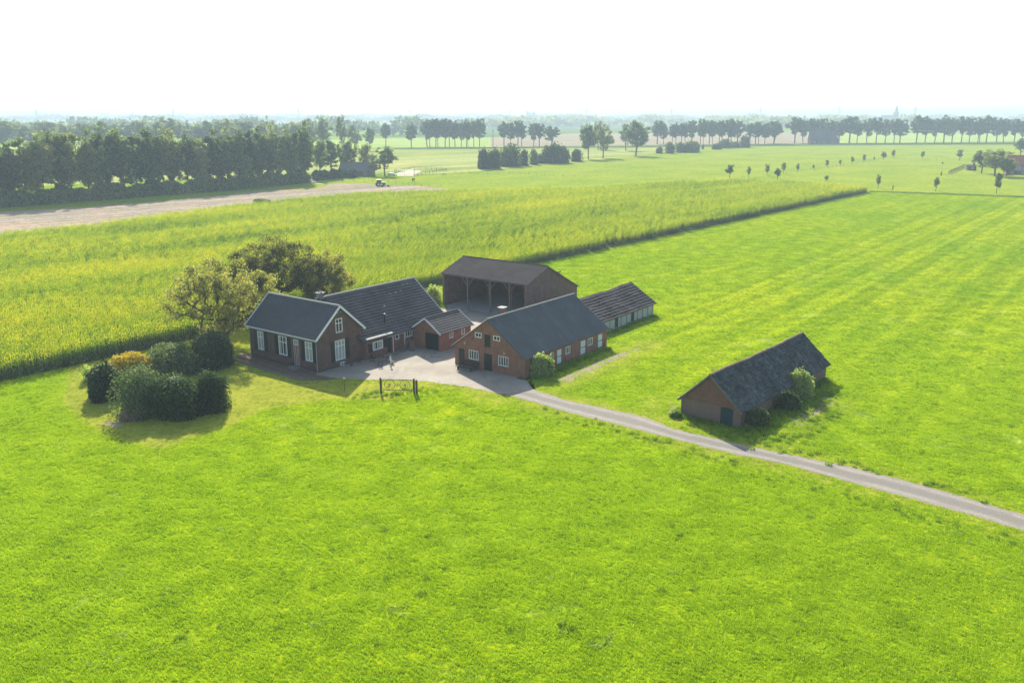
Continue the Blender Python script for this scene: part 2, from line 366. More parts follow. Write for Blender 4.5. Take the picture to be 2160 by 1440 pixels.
def bladeMat(name, a, b, c):
    t = NT(name); g = t.N('ShaderNodeNewGeometry'); r = g.outputs['Random Per Island']; n = t.noise(g.outputs['Position'], .35, 4, .6)
    cc = t.ramp(t.math('ADD', t.math('MULTIPLY', r, .5), t.math('MULTIPLY', n, .6)), [(.25, a), (.5, b), (.8, c)]); t.col(cc); m = t.fin(.6, .2)
    tr = t.N('ShaderNodeBsdfTranslucent'); t.L(cc, tr.inputs['Color']); ms = t.N('ShaderNodeMixShader'); ms.inputs[0].default_value = .5
    t.L(t.b.outputs[0], ms.inputs[1]); t.L(tr.outputs[0], ms.inputs[2]); t.L(ms.outputs[0], t.o.inputs['Surface']); return m
M['blade'] = bladeMat('grass_blades', (.2,.34,.003), (.33,.5,.004), (.5,.66,.02))

# ------------------------------------------------------------------ polygon utilities
def inside(poly, x, y):
    c = np.zeros(x.shape, bool); n = len(poly)
    for i in range(n):
        x0, y0 = poly[i][:2]; x1, y1 = poly[(i+1)%n][:2]
        if y0 == y1: continue
        m = ((y0 > y) != (y1 > y)) & (x < (x1-x0)*(y-y0)/(y1-y0)+x0); c ^= m
    return c
def dist_line(pts, x, y):
    d = np.full(x.shape, 1e9)
    for i in range(len(pts)-1):
        ax, ay = pts[i][:2]; bx, by = pts[i+1][:2]; L2 = (bx-ax)**2+(by-ay)**2+1e-9
        t = np.clip(((x-ax)*(bx-ax)+(y-ay)*(by-ay))/L2, 0, 1); d = np.minimum(d, np.hypot(x-ax-t*(bx-ax), y-ay-t*(by-ay)))
    return d
def GP(*uv, z=0.0): return [G(u, v, z) for u, v in uv]
def sheet(name, poly, mat, z, label=None, jitter=0.0, step=0.0, kind='structure'):
    pts = []
    n = len(poly)
    for i in range(n):
        p, q = poly[i], poly[(i+1)%n]; L = math.hypot(q[0]-p[0], q[1]-p[1]); k = max(1, int(L/step)) if step else 1
        for j in range(k):
            t = j/k; a = jitter*(random.random()-.5)*2
            nx, ny = (q[1]-p[1])/(L+1e-9), -(q[0]-p[0])/(L+1e-9)
            pts.append((p[0]+(q[0]-p[0])*t+nx*a, p[1]+(q[1]-p[1])*t+ny*a, z))
    me = bpy.data.meshes.new(name); bm = bmesh.new(); f = bm.faces.new([bm.verts.new(p) for p in pts]); bmesh.ops.triangulate(bm, faces=[f])
    bmesh.ops.recalc_face_normals(bm, faces=bm.faces)
    if bm.faces[:][0].normal.z < 0: bmesh.ops.reverse_faces(bm, faces=bm.faces)
    bm.to_mesh(me); bm.free()
    return tag(put(name, me, mat), label, None, None, kind)

# ------------------------------------------------------------------ key outlines
track_up = GP((1062,832),(1129,823),(1196,844),(1250,855),(1310,868),(1362,880),(1421,904),(1500,922),(1600,945),(1700,965),(1800,985),(1900,1010),(2030,1046),(2160,1085),(2320,1132))
track_lo = GP((1040,830),(1080,836),(1133,850),(1185,866),(1233,879),(1321,900),(1446,933),(1560,960),(1640,975),(1740,1003),(1850,1033),(1950,1060),(2050,1088),(2160,1121),(2320,1170))
yard = GP((705,797),(775,801),(830,802),(895,804),(960,812),(1000,819),(1062,833),(1129,823),(1110,801)) + [FW(*p) for p in ((-1.0,-.5),(-1,18.8),(-13.5,20),(-14,24.6),(-17.5,24.8),(-17.6,26.5),(-35.2,26.5),(-35.2,20),(-28,11.5),(-22,-.5),(-22,-13.4))]
terrace = GP((488,757),(515,742)) + [FW(-34.2,-12.6), FW(-21.6,-12.6), FW(-20.9,-13.6)] + GP((712,799),(690,802),(640,803),(560,782))
lawn = GP((150,760),(250,745),(490,690),(520,700),(525,752),(700,800),(775,801),(895,804),(960,813),(1060,832),(960,822),(900,815),(820,842),(700,842),(560,862),(470,905),(330,950),(200,910),(130,850))
CE_a0 = WF(*G(0,805)[:2])[0]; CE_a1 = WF(*G(1130,555)[:2])[0]; CE_a2 = WF(*G(1830,406)[:2])[0]
print('corn edge a', CE_a0, CE_a1, CE_a2)
corn_near = [G(-900,1003), G(0,805), G(1130,556), G(1833,406)]
corn_far = GP((1740,386),(1540,377),(1400,383),(1250,394),(1060,398),(905,402),(760,406),(640,417),(450,438),(180,474),(0,491),(-500,545), z=2.3)
corn_poly = [(p[0], p[1]) for p in corn_near+corn_far]

# ------------------------------------------------------------------ ground sheet
def ground():
    def axis(lo, hi, step, far, grow=1.18):
        a = list(np.arange(lo, hi+.01, step)); s = step; x = a[-1]
        while x < far[1]: s *= grow; x += s; a.append(x)
        s = step; x = a[0]
        while x > far[0]: s *= grow; x -= s; a.insert(0, x)
        return np.array(a)
    xs = axis(-75, 110, .8, (-14000, 14000)); ys = axis(28, 150, .8, (-200, 18000))
    X, Y = np.meshgrid(xs, ys); nx, ny = len(xs), len(ys)
    V = np.stack([X.ravel(), Y.ravel(), np.zeros(X.size)], 1)
    i = np.arange(ny-1)[:,None]*nx+np.arange(nx-1)[None,:]
    Fq = np.stack([i, i+1, i+nx+1, i+nx], -1).reshape(-1, 4)
    me = bpy.data.meshes.new('ground'); me.from_pydata(V.tolist(), [], Fq.tolist())
    x, y = V[:,0], V[:,1]
    dry = np.where(inside(lawn, x, y), .55, 0.)
    dl = dist_line(lawn+[lawn[0]], x, y); dry = np.where(dl < 2.0, np.maximum(dry, 0)*.7+.12, dry)
    tr = [((a[0]+b[0])/2, (a[1]+b[1])/2) for a, b in zip(track_up, track_lo)]
    d = dist_line(tr, x, y); dry = np.maximum(dry, np.clip((4.6-d)/3.0, 0, .62))
    bare = np.zeros_like(x)
    def spot(uv, r, s, arr):
        dd = dist_line(GP(*uv), x, y); return np.maximum(arr, np.clip((r-dd)/r*1.6, 0, 1)*s)
    bare = spot(((1190,802),(1290,755),(1315,747)), 1.6, .75, bare); bare = spot(((1335,740),(1352,733)), 1.2, .6, bare)
    bare = spot(((1680,892),(1745,842)), 1.5, .8, bare); bare = spot(((1432,868),(1425,858)), 1.5, .8, bare)
    bare = spot(((230,890),(250,897)), 1.2, .7, bare); bare = spot(((905,800),(935,806)), .8, .5, bare)
    dry = spot(((1180,810),(1290,765),(1370,725)), 3.5, .5, dry); dry = spot(((1650,930),(1760,850)), 3, .4, dry); dry = spot(((1400,850),(1440,880)), 4, .5, dry)
    stripe = np.where((WF(x, y)[0] > -2) & (WF(x, y)[1] > 6), 1.0, .25)
    for nm, arr in (('dry', dry), ('bare', bare), ('stripe', stripe)):
        at = me.attributes.new(nm, 'FLOAT', 'POINT'); at.data.foreach_set('value', arr.astype(np.float32))
    return tag(put('ground', me, M['grass']), None, None, None, 'structure')
ground()
sheet('courtyard', yard, M['paving'], .012, jitter=.12, step=.7)
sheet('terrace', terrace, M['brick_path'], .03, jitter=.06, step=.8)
def track():
    n = len(track_up); V = []; F = []; A = []
    up, lo = [], []
    for i in range(n-1):
        for k in range(8):
            t = k/8; up.append([track_up[i][j]*(1-t)+track_up[i+1][j]*t for j in (0,1)]); lo.append([track_lo[i][j]*(1-t)+track_lo[i+1][j]*t for j in (0,1)])
    m = 12
    for i in range(len(up)):
        for k in range(m+1):
            t = k/m; V.append((up[i][0]*(1-t)+lo[i][0]*t+(random.random()-.5)*.25*(k in (0,m)), up[i][1]*(1-t)+lo[i][1]*t+(random.random()-.5)*.3*(k in (0,m)), .02)); A.append(t)
    for i in range(len(up)-1):
        for k in range(m): a = i*(m+1)+k; F.append((a, a+1, a+m+2, a+m+1))
    me = bpy.data.meshes.new('track'); me.from_pydata(V, [], F); at = me.attributes.new('across', 'FLOAT', 'POINT'); at.data.foreach_set('value', A)
    bm = bmesh.new(); bm.from_mesh(me); bmesh.ops.recalc_face_normals(bm, faces=bm.faces)
    if bm.faces[:][0].normal.z < 0: bmesh.ops.reverse_faces(bm, faces=bm.faces)
    bm.to_mesh(me); bm.free()
    tag(put('gravel_track', me, M['gravel']), None, None, None, 'structure')
track()
# fields further off (each a few centimetres above the last)
sheet('far_meadow', GP((1838,404),(2160,415),(3000,440),(3600,330),(2160,306),(1600,306),(1250,318),(1010,366),(870,372),(650,380),(300,404),(0,430),(0,500),(700,420)), M['far_meadow'], .03)
sheet('stubble_strip', GP((-700,520),(0,447),(173,439),(450,415),(546,403),(671,398),(692,391),(712,387),(796,389),(900,394),(950,400),(860,420),(700,440),(0,520),(-700,600)), M['stubble'], .06, jitter=.8, step=6)
sheet('striped_mown_field', GP((-400,345),(400,330),(834,314),(1000,313),(1440,307),(1480,312),(1330,330),(1010,362),(880,369),(820,368),(640,372),(0,396),(-400,420)), M['mown'], .06)
sheet('pale_green_field', GP((-300,318),(500,300),(830,292),(1035,290),(1035,311),(820,312),(-300,340)), M['pale_field'], .10)
sheet('tan_field', GP((1035,291),(1225,282),(1700,280),(1760,302),(1500,306),(1035,311)), M['tan_field'], .10)
sheet('dull_green_field', GP((1130,262),(1600,262),(1600,279),(1225,280),(1035,289),(800,290)), M['green_far'], .12)
sheet('eastern_field', GP((1760,302),(1720,281),(2500,281),(2500,300)), M['pale_field'], .12)
sheet('rough_verge', GP((830,313),(1500,306),(2160,299),(3000,292),(3000,296),(2160,303.5),(1500,310),(830,316)), M['verge'], .16, jitter=2, step=15)
sheet('farm_lane', GP((649,376),(659,376),(664,381),(668,386),(690,390),(672,389),(655,384)), M['sand'], .14)
sheet('sandy_paddock', GP((838,372),(836,366),(868,360),(890,361),(880,367),(872,372)), M['sand'], .12)

# ------------------------------------------------------------------ scattered stuff by geometry nodes
def scatter(name, pts, rots, scls, inst, label):
    me = bpy.data.meshes.new(name); me.vertices.add(len(pts)); me.vertices.foreach_set('co', np.asarray(pts, np.float32).ravel())
    a = me.attributes.new('rot', 'FLOAT_VECTOR', 'POINT'); a.data.foreach_set('vector', np.asarray(rots, np.float32).ravel())
    a = me.attributes.new('scl', 'FLOAT', 'POINT'); a.data.foreach_set('value', np.asarray(scls, np.float32))
    o = bpy.data.objects.new(name, me); COL.objects.link(o)
    ng = bpy.data.node_groups.new(name+'_scatter', 'GeometryNodeTree')
    ng.interface.new_socket('Geometry', in_out='INPUT', socket_type='NodeSocketGeometry'); ng.interface.new_socket('Geometry', in_out='OUTPUT', socket_type='NodeSocketGeometry')
    N = ng.nodes; gi = N.new('NodeGroupInput'); go = N.new('NodeGroupOutput'); ip = N.new('GeometryNodeInstanceOnPoints'); oi = N.new('GeometryNodeObjectInfo')
    oi.inputs['Object'].default_value = inst; oi.inputs['As Instance'].default_value = True
    ar = N.new('GeometryNodeInputNamedAttribute'); ar.data_type = 'FLOAT_VECTOR'; ar.inputs['Name'].default_value = 'rot'
    sc = N.new('GeometryNodeInputNamedAttribute'); sc.data_type = 'FLOAT'; sc.inputs['Name'].default_value = 'scl'
    cx = N.new('ShaderNodeCombineXYZ'); L = ng.links.new
    L(gi.outputs[0], ip.inputs['Points']); L(oi.outputs['Geometry'], ip.inputs['Instance'])
    L(ar.outputs[0], ip.inputs['Rotation'])
    for k in range(3): L(sc.outputs[0], cx.inputs[k])
    L(cx.outputs[0], ip.inputs['Scale']); L(ip.outputs[0], go.inputs[0])
    md = o.modifiers.new('scatter', 'NODES'); md.node_group = ng
    return tag(o, label, None, None, 'stuff')
def blade_src(n, h, w, spread, lean, name='tuft', mat=None):
    q = []
    for i in range(n):
        a = random.random()*6.283; r = spread*math.sqrt(random.random()); x, y = r*math.cos(a), r*math.sin(a)
        b = random.random()*6.283; hh = h*(.5+.6*random.random()); dx, dy = math.cos(b)*w, math.sin(b)*w
        lx, ly = lean*hh*random.gauss(0,1), lean*hh*random.gauss(0,1)
        q.append([(x-dx,y-dy,0),(x+dx,y+dy,0),(x+dx*.4+lx,y+dy*.4+ly,hh),(x-dx*.4+lx,y-dy*.4+ly,hh)])
    me = quads_mesh(name, np.array(q)); me.materials.append(mat or M['blade'])
    return bpy.data.objects.new(name, me)
excl = [[p[:2] for p in yard], [p[:2] for p in terrace], [p[:2] for p in track_up]+[p[:2] for p in track_lo[::-1]], corn_poly,
        [FW(-34.1,-12.8)[:2], FW(-15.9,-12.8)[:2], FW(-15.9,10)[:2], FW(-34,10)[:2]], [FW(-10.8,0)[:2], FW(0,0)[:2], FW(0,18.8)[:2], FW(-10.8,18.8)[:2]]]
def scatter_pts(n, y0, y1, half, keep=None):
    y = y0+(y1-y0)*RG.random(n); x = (RG.random(n)*2-1)*(half*y+4)
    ok = np.ones(n, bool)
    for p in excl: ok &= ~inside(p, x, y)
    if keep is not None: ok &= keep(x, y)
    return x[ok], y[ok]
def grass_scatter():
    src = blade_src(26, .13, .016, .26, .35)
    x, y = scatter_pts(170000, 40, 135, .66, lambda x, y: ~inside([q[:2] for q in lawn], x, y) & (RG.random(len(x)) < np.clip((135-y)/75, 0, 1)))
    n = len(x); pts = np.stack([x, y, np.zeros(n)], 1); rots = np.zeros((n,3)); rots[:,2] = RG.random(n)*6.283
    scatter('grass', pts, rots, .5+.8*RG.random(n)**2, src, 'short lush grass blades growing across the near meadow')
    # coarser, taller tufts: along verges, walls and in patches of the field
    src2 = blade_src(34, .34, .03, .3, .4, 'tall_tuft', bladeMat('coarse_grass_blades', (.10,.2,.008), (.2,.33,.012), (.34,.46,.03)))
    P = []
    def along(uv, n, r):
        pts = GP(*uv)
        for _ in range(n):
            i = random.randrange(len(pts)-1); t = random.random(); P.append((pts[i][0]*(1-t)+pts[i+1][0]*t+random.gauss(0,r), pts[i][1]*(1-t)+pts[i+1][1]*t+random.gauss(0,r), 0))
    along(((1437,879),(1500,893),(1556,903)), 60, .35); along(((1556,903),(1743,800)), 420, .55); along(((1580,915),(1740,830)), 300, .9)
    along(((1560,925),(1700,925),(1760,850)), 120, .8); along(((1130,800),(1282,736)), 160, .3); along(((1436,878),(1434,862)), 40, .4)
    along(((1290,700),(1382,666)), 60, .3); along(((905,640),(928,650)), 120, .8); along(((1840,403),(2160,415),(2400,424)), 900, .5)
    along(((760,838),(900,822)), 60, .7); along(((1140,862),(1560,981)), 50, .5); along(((1600,997),(2160,1150)), 40, .6); along(((1430,895),(2160,1070)), 60, .6)
    x, y = scatter_pts(260, 45, 130, .66); 
    P += [(a, b, 0) for a, b in zip(x, y) if math.sin(a*.21+1)*math.cos(b*.17)+math.sin(a*.07-b*.09) > .55]
    P = np.array(P); n = len(P); rots = np.zeros((n,3)); rots[:,2] = RG.random(n)*6.283
    scatter('coarse_grass', P, rots, .35+.75*RG.random(n), src2, 'coarse dark green grass tufts along walls and track edges')
    src3 = blade_src(26, .16, .07, .28, .9, 'broad_weed', leafmat('dock_leaves', [(.28,.4,.05), (.42,.5,.14), (.6,.62,.3)], .5))
    Q = []
    for (u, v, n, r) in ((1272,1357,10,.55),(835,1283,9,.8),(240,1340,8,.7),(470,1118,4,.4),(2020,1127,7,.8),(660,903,5,.6),(380,1255,5,.7),(1220,1313,3,.5),(680,1310,4,.6),(880,985,7,1.0),(2128,1225,5,.7),(1095,1230,3,.6),(470,1320,3,.5),(950,1085,3,.8),(210,1395,5,.6),(1850,900,4,1.5),(1500,770,5,2)):
        g = G(u, v)
        for _ in range(n): Q.append((g[0]+random.gauss(0,r), g[1]+random.gauss(0,r*.8), 0))
    Q = np.array(Q); n = len(Q); rots = np.zeros((n,3)); rots[:,2] = RG.random(n)*6.283
    scatter('broad_leaved_weeds', Q, rots, .35+.5*RG.random(n), src3, 'pale broad leaved weeds dotted over the near meadow')
grass_scatter()

# --- maize
def maize():
    q = []
    for k in range(3):                       # a metre of row: three plants
        px = (k-1)*.33+random.uniform(-.06,.06); py = random.uniform(-.08,.08); H = random.uniform(2.1,2.5)
        q.append([(px-.02,py,0),(px+.02,py,0),(px+.012,py,H),(px-.012,py,H)]); q.append([(px,py-.02,0),(px,py+.02,0),(px,py+.012,H),(px,py-.012,H)])
        for j in range(9):
            z = .35+j*(H-.5)/9+random.uniform(-.05,.05); a = (j%2)*math.pi+random.uniform(-.7,.7)+1.3; L = random.uniform(.45,.7)
            dx, dy = math.cos(a), math.sin(a); w = .045; sx, sy = -dy*w, dx*w; up = random.uniform(.2,.4)
            p0 = (px, py, z); p1 = (px+dx*L*.55, py+dy*L*.55, z+up); p2 = (px+dx*L, py+dy*L, z+up-random.uniform(.1,.45))
            q.append([(p0[0]-sx*.6,p0[1]-sy*.6,p0[2]),(p0[0]+sx*.6,p0[1]+sy*.6,p0[2]),(p1[0]+sx,p1[1]+sy,p1[2]),(p1[0]-sx,p1[1]-sy,p1[2])])
            q.append([(p1[0]-sx,p1[1]-sy,p1[2]),(p1[0]+sx,p1[1]+sy,p1[2]),(p2[0]+sx*.2,p2[1]+sy*.2,p2[2]),(p2[0]-sx*.2,p2[1]-sy*.2,p2[2])])
        for j in range(3):
            a = random.random()*6.283; q.append([(px,py,H),(px+.02,py,H),(px+math.cos(a)*.12+.02,py+math.sin(a)*.12,H+.3),(px+math.cos(a)*.12,py+math.sin(a)*.12,H+.3)])
    me = quads_mesh('maize_row', np.array(q)); me.materials.append(M['maize']); src = bpy.data.objects.new('maize_row', me)
    # rows run along E2, 0.75 m apart
    A = np.arange(CE_a1-420, max(CE_a0, CE_a1, CE_a2)+2, .75); P = []
    x0 = [WF(*p)[1] for p in corn_poly]; B = np.arange(-150, 420, .95)
    AA, BB = np.meshgrid(A, B); AA = AA.ravel(); BB = BB.ravel(); BB = BB+RG.uniform(-.25,.25,BB.size)
    X = FO[0]+AA*E1[0]+BB*E2[0]; Y = FO[1]+AA*E1[1]+BB*E2[1]
    dd = np.hypot(X, Y); m = inside(corn_poly, X, Y) & (Y > 20) & (np.abs(X) < .66*Y+12)
    m &= (dd < 190) | (RG.random(X.size) < .62)
    X, Y, dd = X[m], Y[m], dd[m]; X = X+RG.uniform(-.08,.08,len(X)); Y = Y+RG.uniform(-.08,.08,len(Y))
    n = len(X); print('maize', n)
    rots = np.zeros((n,3)); rots[:,2] = math.pi/2-AZ+RG.choice([0, math.pi], n)+RG.normal(0,.12,n)
    s = (.87+.24*RG.random(n))*(1+.02*np.sin(X*.11)*np.cos(Y*.07))*np.where(dd < 190, 1, 1.12)
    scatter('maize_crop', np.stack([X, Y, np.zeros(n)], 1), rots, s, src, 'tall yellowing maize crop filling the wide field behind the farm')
    sheet('maize_field_soil', corn_poly, M['soil'], .09)
maize()

# ------------------------------------------------------------------ trees
def tree_meshes(name, seed, H, rx, ry, zc, rz, trunk_h, K=70, leaves=4000, leaf=.3, clus=.8, r0=.25, flat=.0, lumps=.25, stems=1, wood=5):
    rg = np.random.default_rng(seed)
    pts = []; ph = rg.random(6)*6.28
    while len(pts) < K:
        d = rg.normal(size=3); d /= np.linalg.norm(d); rad = rg.random()**.38
        l = 1+lumps*(math.sin(3*math.atan2(d[1], d[0])+ph[0])*.5+math.sin(5*d[2]+ph[1]+2*math.atan2(d[1], d[0]))*.5)
        z = d[2]*rad*l*rz
        if d[2] < 0: z *= (1-flat)
        pts.append((d[0]*rad*l*rx, d[1]*rad*l*ry, zc+z))
    pts = np.array(pts); pts = pts[pts[:,2] > trunk_h*.75]
    nodes = []; par = []
    for s in range(stems):
        lean = rg.normal(0, .03 if stems == 1 else .22, 2); b = len(nodes)
        for i in range(6):
            t = i/5; nodes.append((lean[0]*t*trunk_h*2*(1 if stems > 1 else .6)+(0 if stems == 1 else .15*math.cos(s*2.1)), lean[1]*t*trunk_h*2, trunk_h*t*1.0)); par.append(-1 if i == 0 else b+i-1)
        top = nodes[-1]
        for i in range(4):
            t = (i+1)/4; nodes.append((top[0]*(1+.4*t), top[1]*(1+.4*t), trunk_h+(zc+rz*.35-trunk_h)*t)); par.append(len(nodes)-2)
    c0 = np.array([0, 0, trunk_h]); order = np.argsort(np.linalg.norm(pts-c0, axis=1)); tips = []
    for k in order:
        p = pts[k]; nd = np.array(nodes); cost = np.linalg.norm(nd-p, axis=1)+.25*np.maximum(0, nd[:,2]-p[2]+.3)*3
        cost[nd[:,2] < trunk_h*.6] += 5; j = int(np.argmin(cost)); q = nd[j]; L = np.linalg.norm(p-q); m = max(1, int(L/(1.2+.04*H)))
        prev = j
        for i in range(1, m+1):
            t = i/m; w = q*(1-t)+p*t; w = w+rg.normal(0, .07*L*(t*(1-t))*2, 3); w[2] -= .10*L*math.sin(math.pi*t)*.5
            nodes.append(tuple(w)); par.append(prev); prev = len(nodes)-1
        tips.append(prev)
    cnt = np.zeros(len(nodes))
    for t in tips: cnt[t] += 1
    for i in range(len(nodes)-1, -1, -1):
        if par[i] >= 0: cnt[par[i]] += cnt[i]
    tot = max(cnt.max(), 1); rad = np.maximum(r0*np.sqrt(np.maximum(cnt, .6)/tot), .022)
    mb = MB()
    for i in range(len(nodes)):
        if par[i] >= 0:
            ra = rad[par[i]]; 
            if par[par[i]] == -1: ra *= 1.35
            mb.tube(nodes[par[i]], nodes[i], min(ra, rad[i]*1.6), rad[i], wood, False)
    tm = mb.mesh(name+'_trunk', fix=False, smooth=True)
    nd = np.array(nodes); C = nd[tips]; par_mid = nd[[par[t] for t in tips]]
    per = rg.integers(0, len(C), leaves); f = rg.random((leaves,1))*.6; cen = C[per]*(1-f*.5)+par_mid[per]*(f*.5)
    off = rg.normal(size=(leaves,3)); off /= np.linalg.norm(off, axis=1)[:,None]; off *= (rg.random((leaves,1))**.45)*clus*(.7+.6*rg.random(len(C))[per][:,None]); off[:,2] *= .75
    return tm, leaf_quads(name+'_crown', cen+off, leaf, rg)
def leaf_quads(name, cen, leaf, rg, drop=.0):
    n = len(cen); a = rg.normal(size=(n,3)); a /= np.linalg.norm(a, axis=1)[:,None]; b = rg.normal(size=(n,3)); b = np.cross(a, b); b /= np.linalg.norm(b, axis=1)[:,None]
    s = leaf*(.5+.8*rg.random((n,1)))/2; a *= s*1.25; b *= s*.85
    V = np.stack([cen-a*.9, cen-b*.75+a*.1, cen+a, cen+b*.75+a*.1], 1)
    return quads_mesh(name, V)
def make_tree(name, meshes, leafmat_, label, cat, loc, rotz=0, scale=(1,1,1), group=None, bark=None):
    t = thing(name, label, cat, loc, rotz, group); t.scale = scale
    put('trunk', meshes[0], bark or M['bark'], t); put('crown', meshes[1], leafmat_, t); return t
def ordn(i):
    o = ['first','second','third','fourth','fifth','sixth','seventh','eighth','ninth','tenth','eleventh','twelfth','thirteenth','fourteenth','fifteenth','sixteenth','seventeenth','eighteenth','nineteenth','twentieth']
    if i < 20: return o[i]
    tens = {2:'twenty',3:'thirty',4:'forty',5:'fifty',6:'sixty',7:'seventy',8:'eighty'}; q, r = divmod(i+1, 10)
    return (tens[q]+'-'+o[r-1]) if r else {2:'twentieth',3:'thirtieth',4:'fortieth',5:'fiftieth',6:'sixtieth',7:'seventieth',8:'eightieth'}[q]

# trees behind the farmhouse
def near_tree(nm, seed, u, vb, vt, ucl, ucr, label, kw, lm, name='walnut_tree'):
    g = G(u, vb); H = px_height(u, vb, vt); m = pxm(u, vb); cx = ((ucl+ucr)/2-u)*m; rx = (ucr-ucl)/2*m
    print(nm, 'H %.1f rx %.1f at %.1f %.1f' % (H, rx, g[0], g[1]))
    ms = tree_meshes(nm, seed, H, rx*.86, rx*.8, H*kw.pop('zc', .6), H*kw.pop('rz', .36), **kw)
    return make_tree(name, ms, lm, label, 'tree', (g[0]+cx*.5, g[1], 0))
near_tree('walnut', 3, 487, 727, 534, 318, 590, 'sparse wide tree with bare forked limbs and leaning trunk left of the farmhouse', dict(trunk_h=2.2, K=200, leaves=30000, leaf=.24, clus=.85, r0=.42, stems=2, lumps=.3, zc=.56, rz=.4), M['leaf_walnut'])
near_tree('walnut_b', 8, 592, 655, 494, 485, 705, 'tallest round tree with browning crown behind the farmhouse roof', dict(trunk_h=4.0, K=230, leaves=32000, leaf=.25, clus=.9, r0=.4, lumps=.2, zc=.6, rz=.38), M['leaf_gold'])
near_tree('walnut_c', 14, 680, 650, 536, 610, 760, 'lower leafy tree behind the farmhouse chimney at the right end of the clump', dict(trunk_h=2.5, K=170, leaves=24000, leaf=.25, clus=.9, r0=.32, lumps=.2, zc=.56, rz=.42), M['leaf_gold'])
near_tree('walnut_d', 21, 520, 668, 532, 470, 570, 'thin middle tree between the leaning tree and the tall round one', dict(trunk_h=3.5, K=120, leaves=12000, leaf=.24, clus=.8, r0=.3, lumps=.3, zc=.6, rz=.36), M['leaf_walnut'])

# woodland belt
proto_f = []
for k in range(6):
    ms = tree_meshes('belt%d' % k, 40+k, 20, 3.6, 3.6, 12.7, 8.1, 4.0, K=90, leaves=6000, leaf=.75, clus=1.3, r0=.26, lumps=.3, wood=4)
    proto_f.append(ms)
FG = 'trees in the long woodland belt'
hl = [G(-140,452), G(0,439), G(344,412), G(450,405), G(646,386)]
def hpoint(s):
    n = len(hl)-1; L = [math.hypot(hl[i+1][0]-hl[i][0], hl[i+1][1]-hl[i][1]) for i in range(n)]; T = sum(L); d = s*T
    for i in range(n):
        if d <= L[i] or i == n-1: t = d/L[i]; return (hl[i][0]*(1-t)+hl[i+1][0]*t, hl[i][1]*(1-t)+hl[i+1][1]*t)
        d -= L[i]
roots = []
def proj(p):
    q = (p[0], p[1], p[2]-CAM_H); fw = q[1]*CP-q[2]*SP; up = q[1]*SP+q[2]*CP; return (1080+FPX*q[0]/fw, 720-FPX*up/fw)
tops = [(0,300),(45,296),(60,280),(95,279),(110,292),(125,276),(180,274),(195,283),(205,271),(260,277),(300,280),(340,273),(362,280),(385,279),(420,283),(450,283),(500,279),(520,284),(550,272),(590,278),(640,266)]
def top_at(u):
    us = [a for a, b in tops]; return float(np.interp(u, us, [b for a, b in tops]))
belt = []
NB = 46
for i in range(NB):
    s = (i+.5+random.uniform(-.3,.3))/NB; x, y = hpoint(min(s, .985)); row = i%3
    y += 5+row*4+random.uniform(-1,1); x += random.uniform(-1,1); u, v = proj((x, y, 0))
    H = px_height(u, v, top_at(u)+random.uniform(-4,20)); belt.append((x, y, H))
belt.sort()
PF = []
for k in range(6):
    x, y, H = belt[k*7]; PF.append(None)
for i, (x, y, H) in enumerate(belt):
    k = (i*5+i//6)%6; lab = '%s tree from the left in the tall woodland belt behind the stubble strip' % ordn(i)
    s = (random.uniform(.9,1.3), random.uniform(.9,1.3), H/20.5)
    if PF[k] is None: PF[k] = make_tree('woodland_tree', proto_f[k], M['leaf_forest'], lab, 'tree', (x, y, 0), random.random()*6, s, FG)
    else: copy_tree(PF[k], (x, y, 0), random.random()*6, s, lab)
def hedge(name, pts, h, w, leaf, dens, mat, label, seed=1):
    rg = np.random.default_rng(seed); C = []
    for i in range(len(pts)-1):
        a, b = np.array(pts[i][:2]), np.array(pts[i+1][:2]); L = np.linalg.norm(b-a); n = int(L*dens); t = rg.random(n)
        p = a+(b-a)*t[:,None]; nrm = np.array([-(b-a)[1], (b-a)[0]])/L; th = rg.random(n)*math.pi
        bump = 1+.16*np.sin(t*L*.35+i)+.1*np.sin(t*L*.9+2*i); rr = .8+.25*rg.random(n)
        off = np.cos(th)*w/2*rr; z = np.abs(np.sin(th))**.55*h*rr*bump
        z = np.where(rg.random(n) < .4, z*rg.random(n), z)
        C.append(np.stack([p[:,0]+nrm[0]*off, p[:,1]+nrm[1]*off, z], 1))
    C = np.concatenate(C)
    return tag(put(name, leaf_quads(name, C, leaf, rg), mat), label, 'hedge')
hedge('hedge', [(p[0], p[1]+2) for p in hl], 4.8, 5.0, 1.0, 220, M['leaf_forest'], 'long dense dark hedge at the foot of the woodland belt', 5)
hedge('hedge', [G(664,381), G(700,377), G(748,374)], 3.8, 4.5, .9, 200, M['leaf_forest'], 'short dark hedge right of the sandy lane gap', 6)

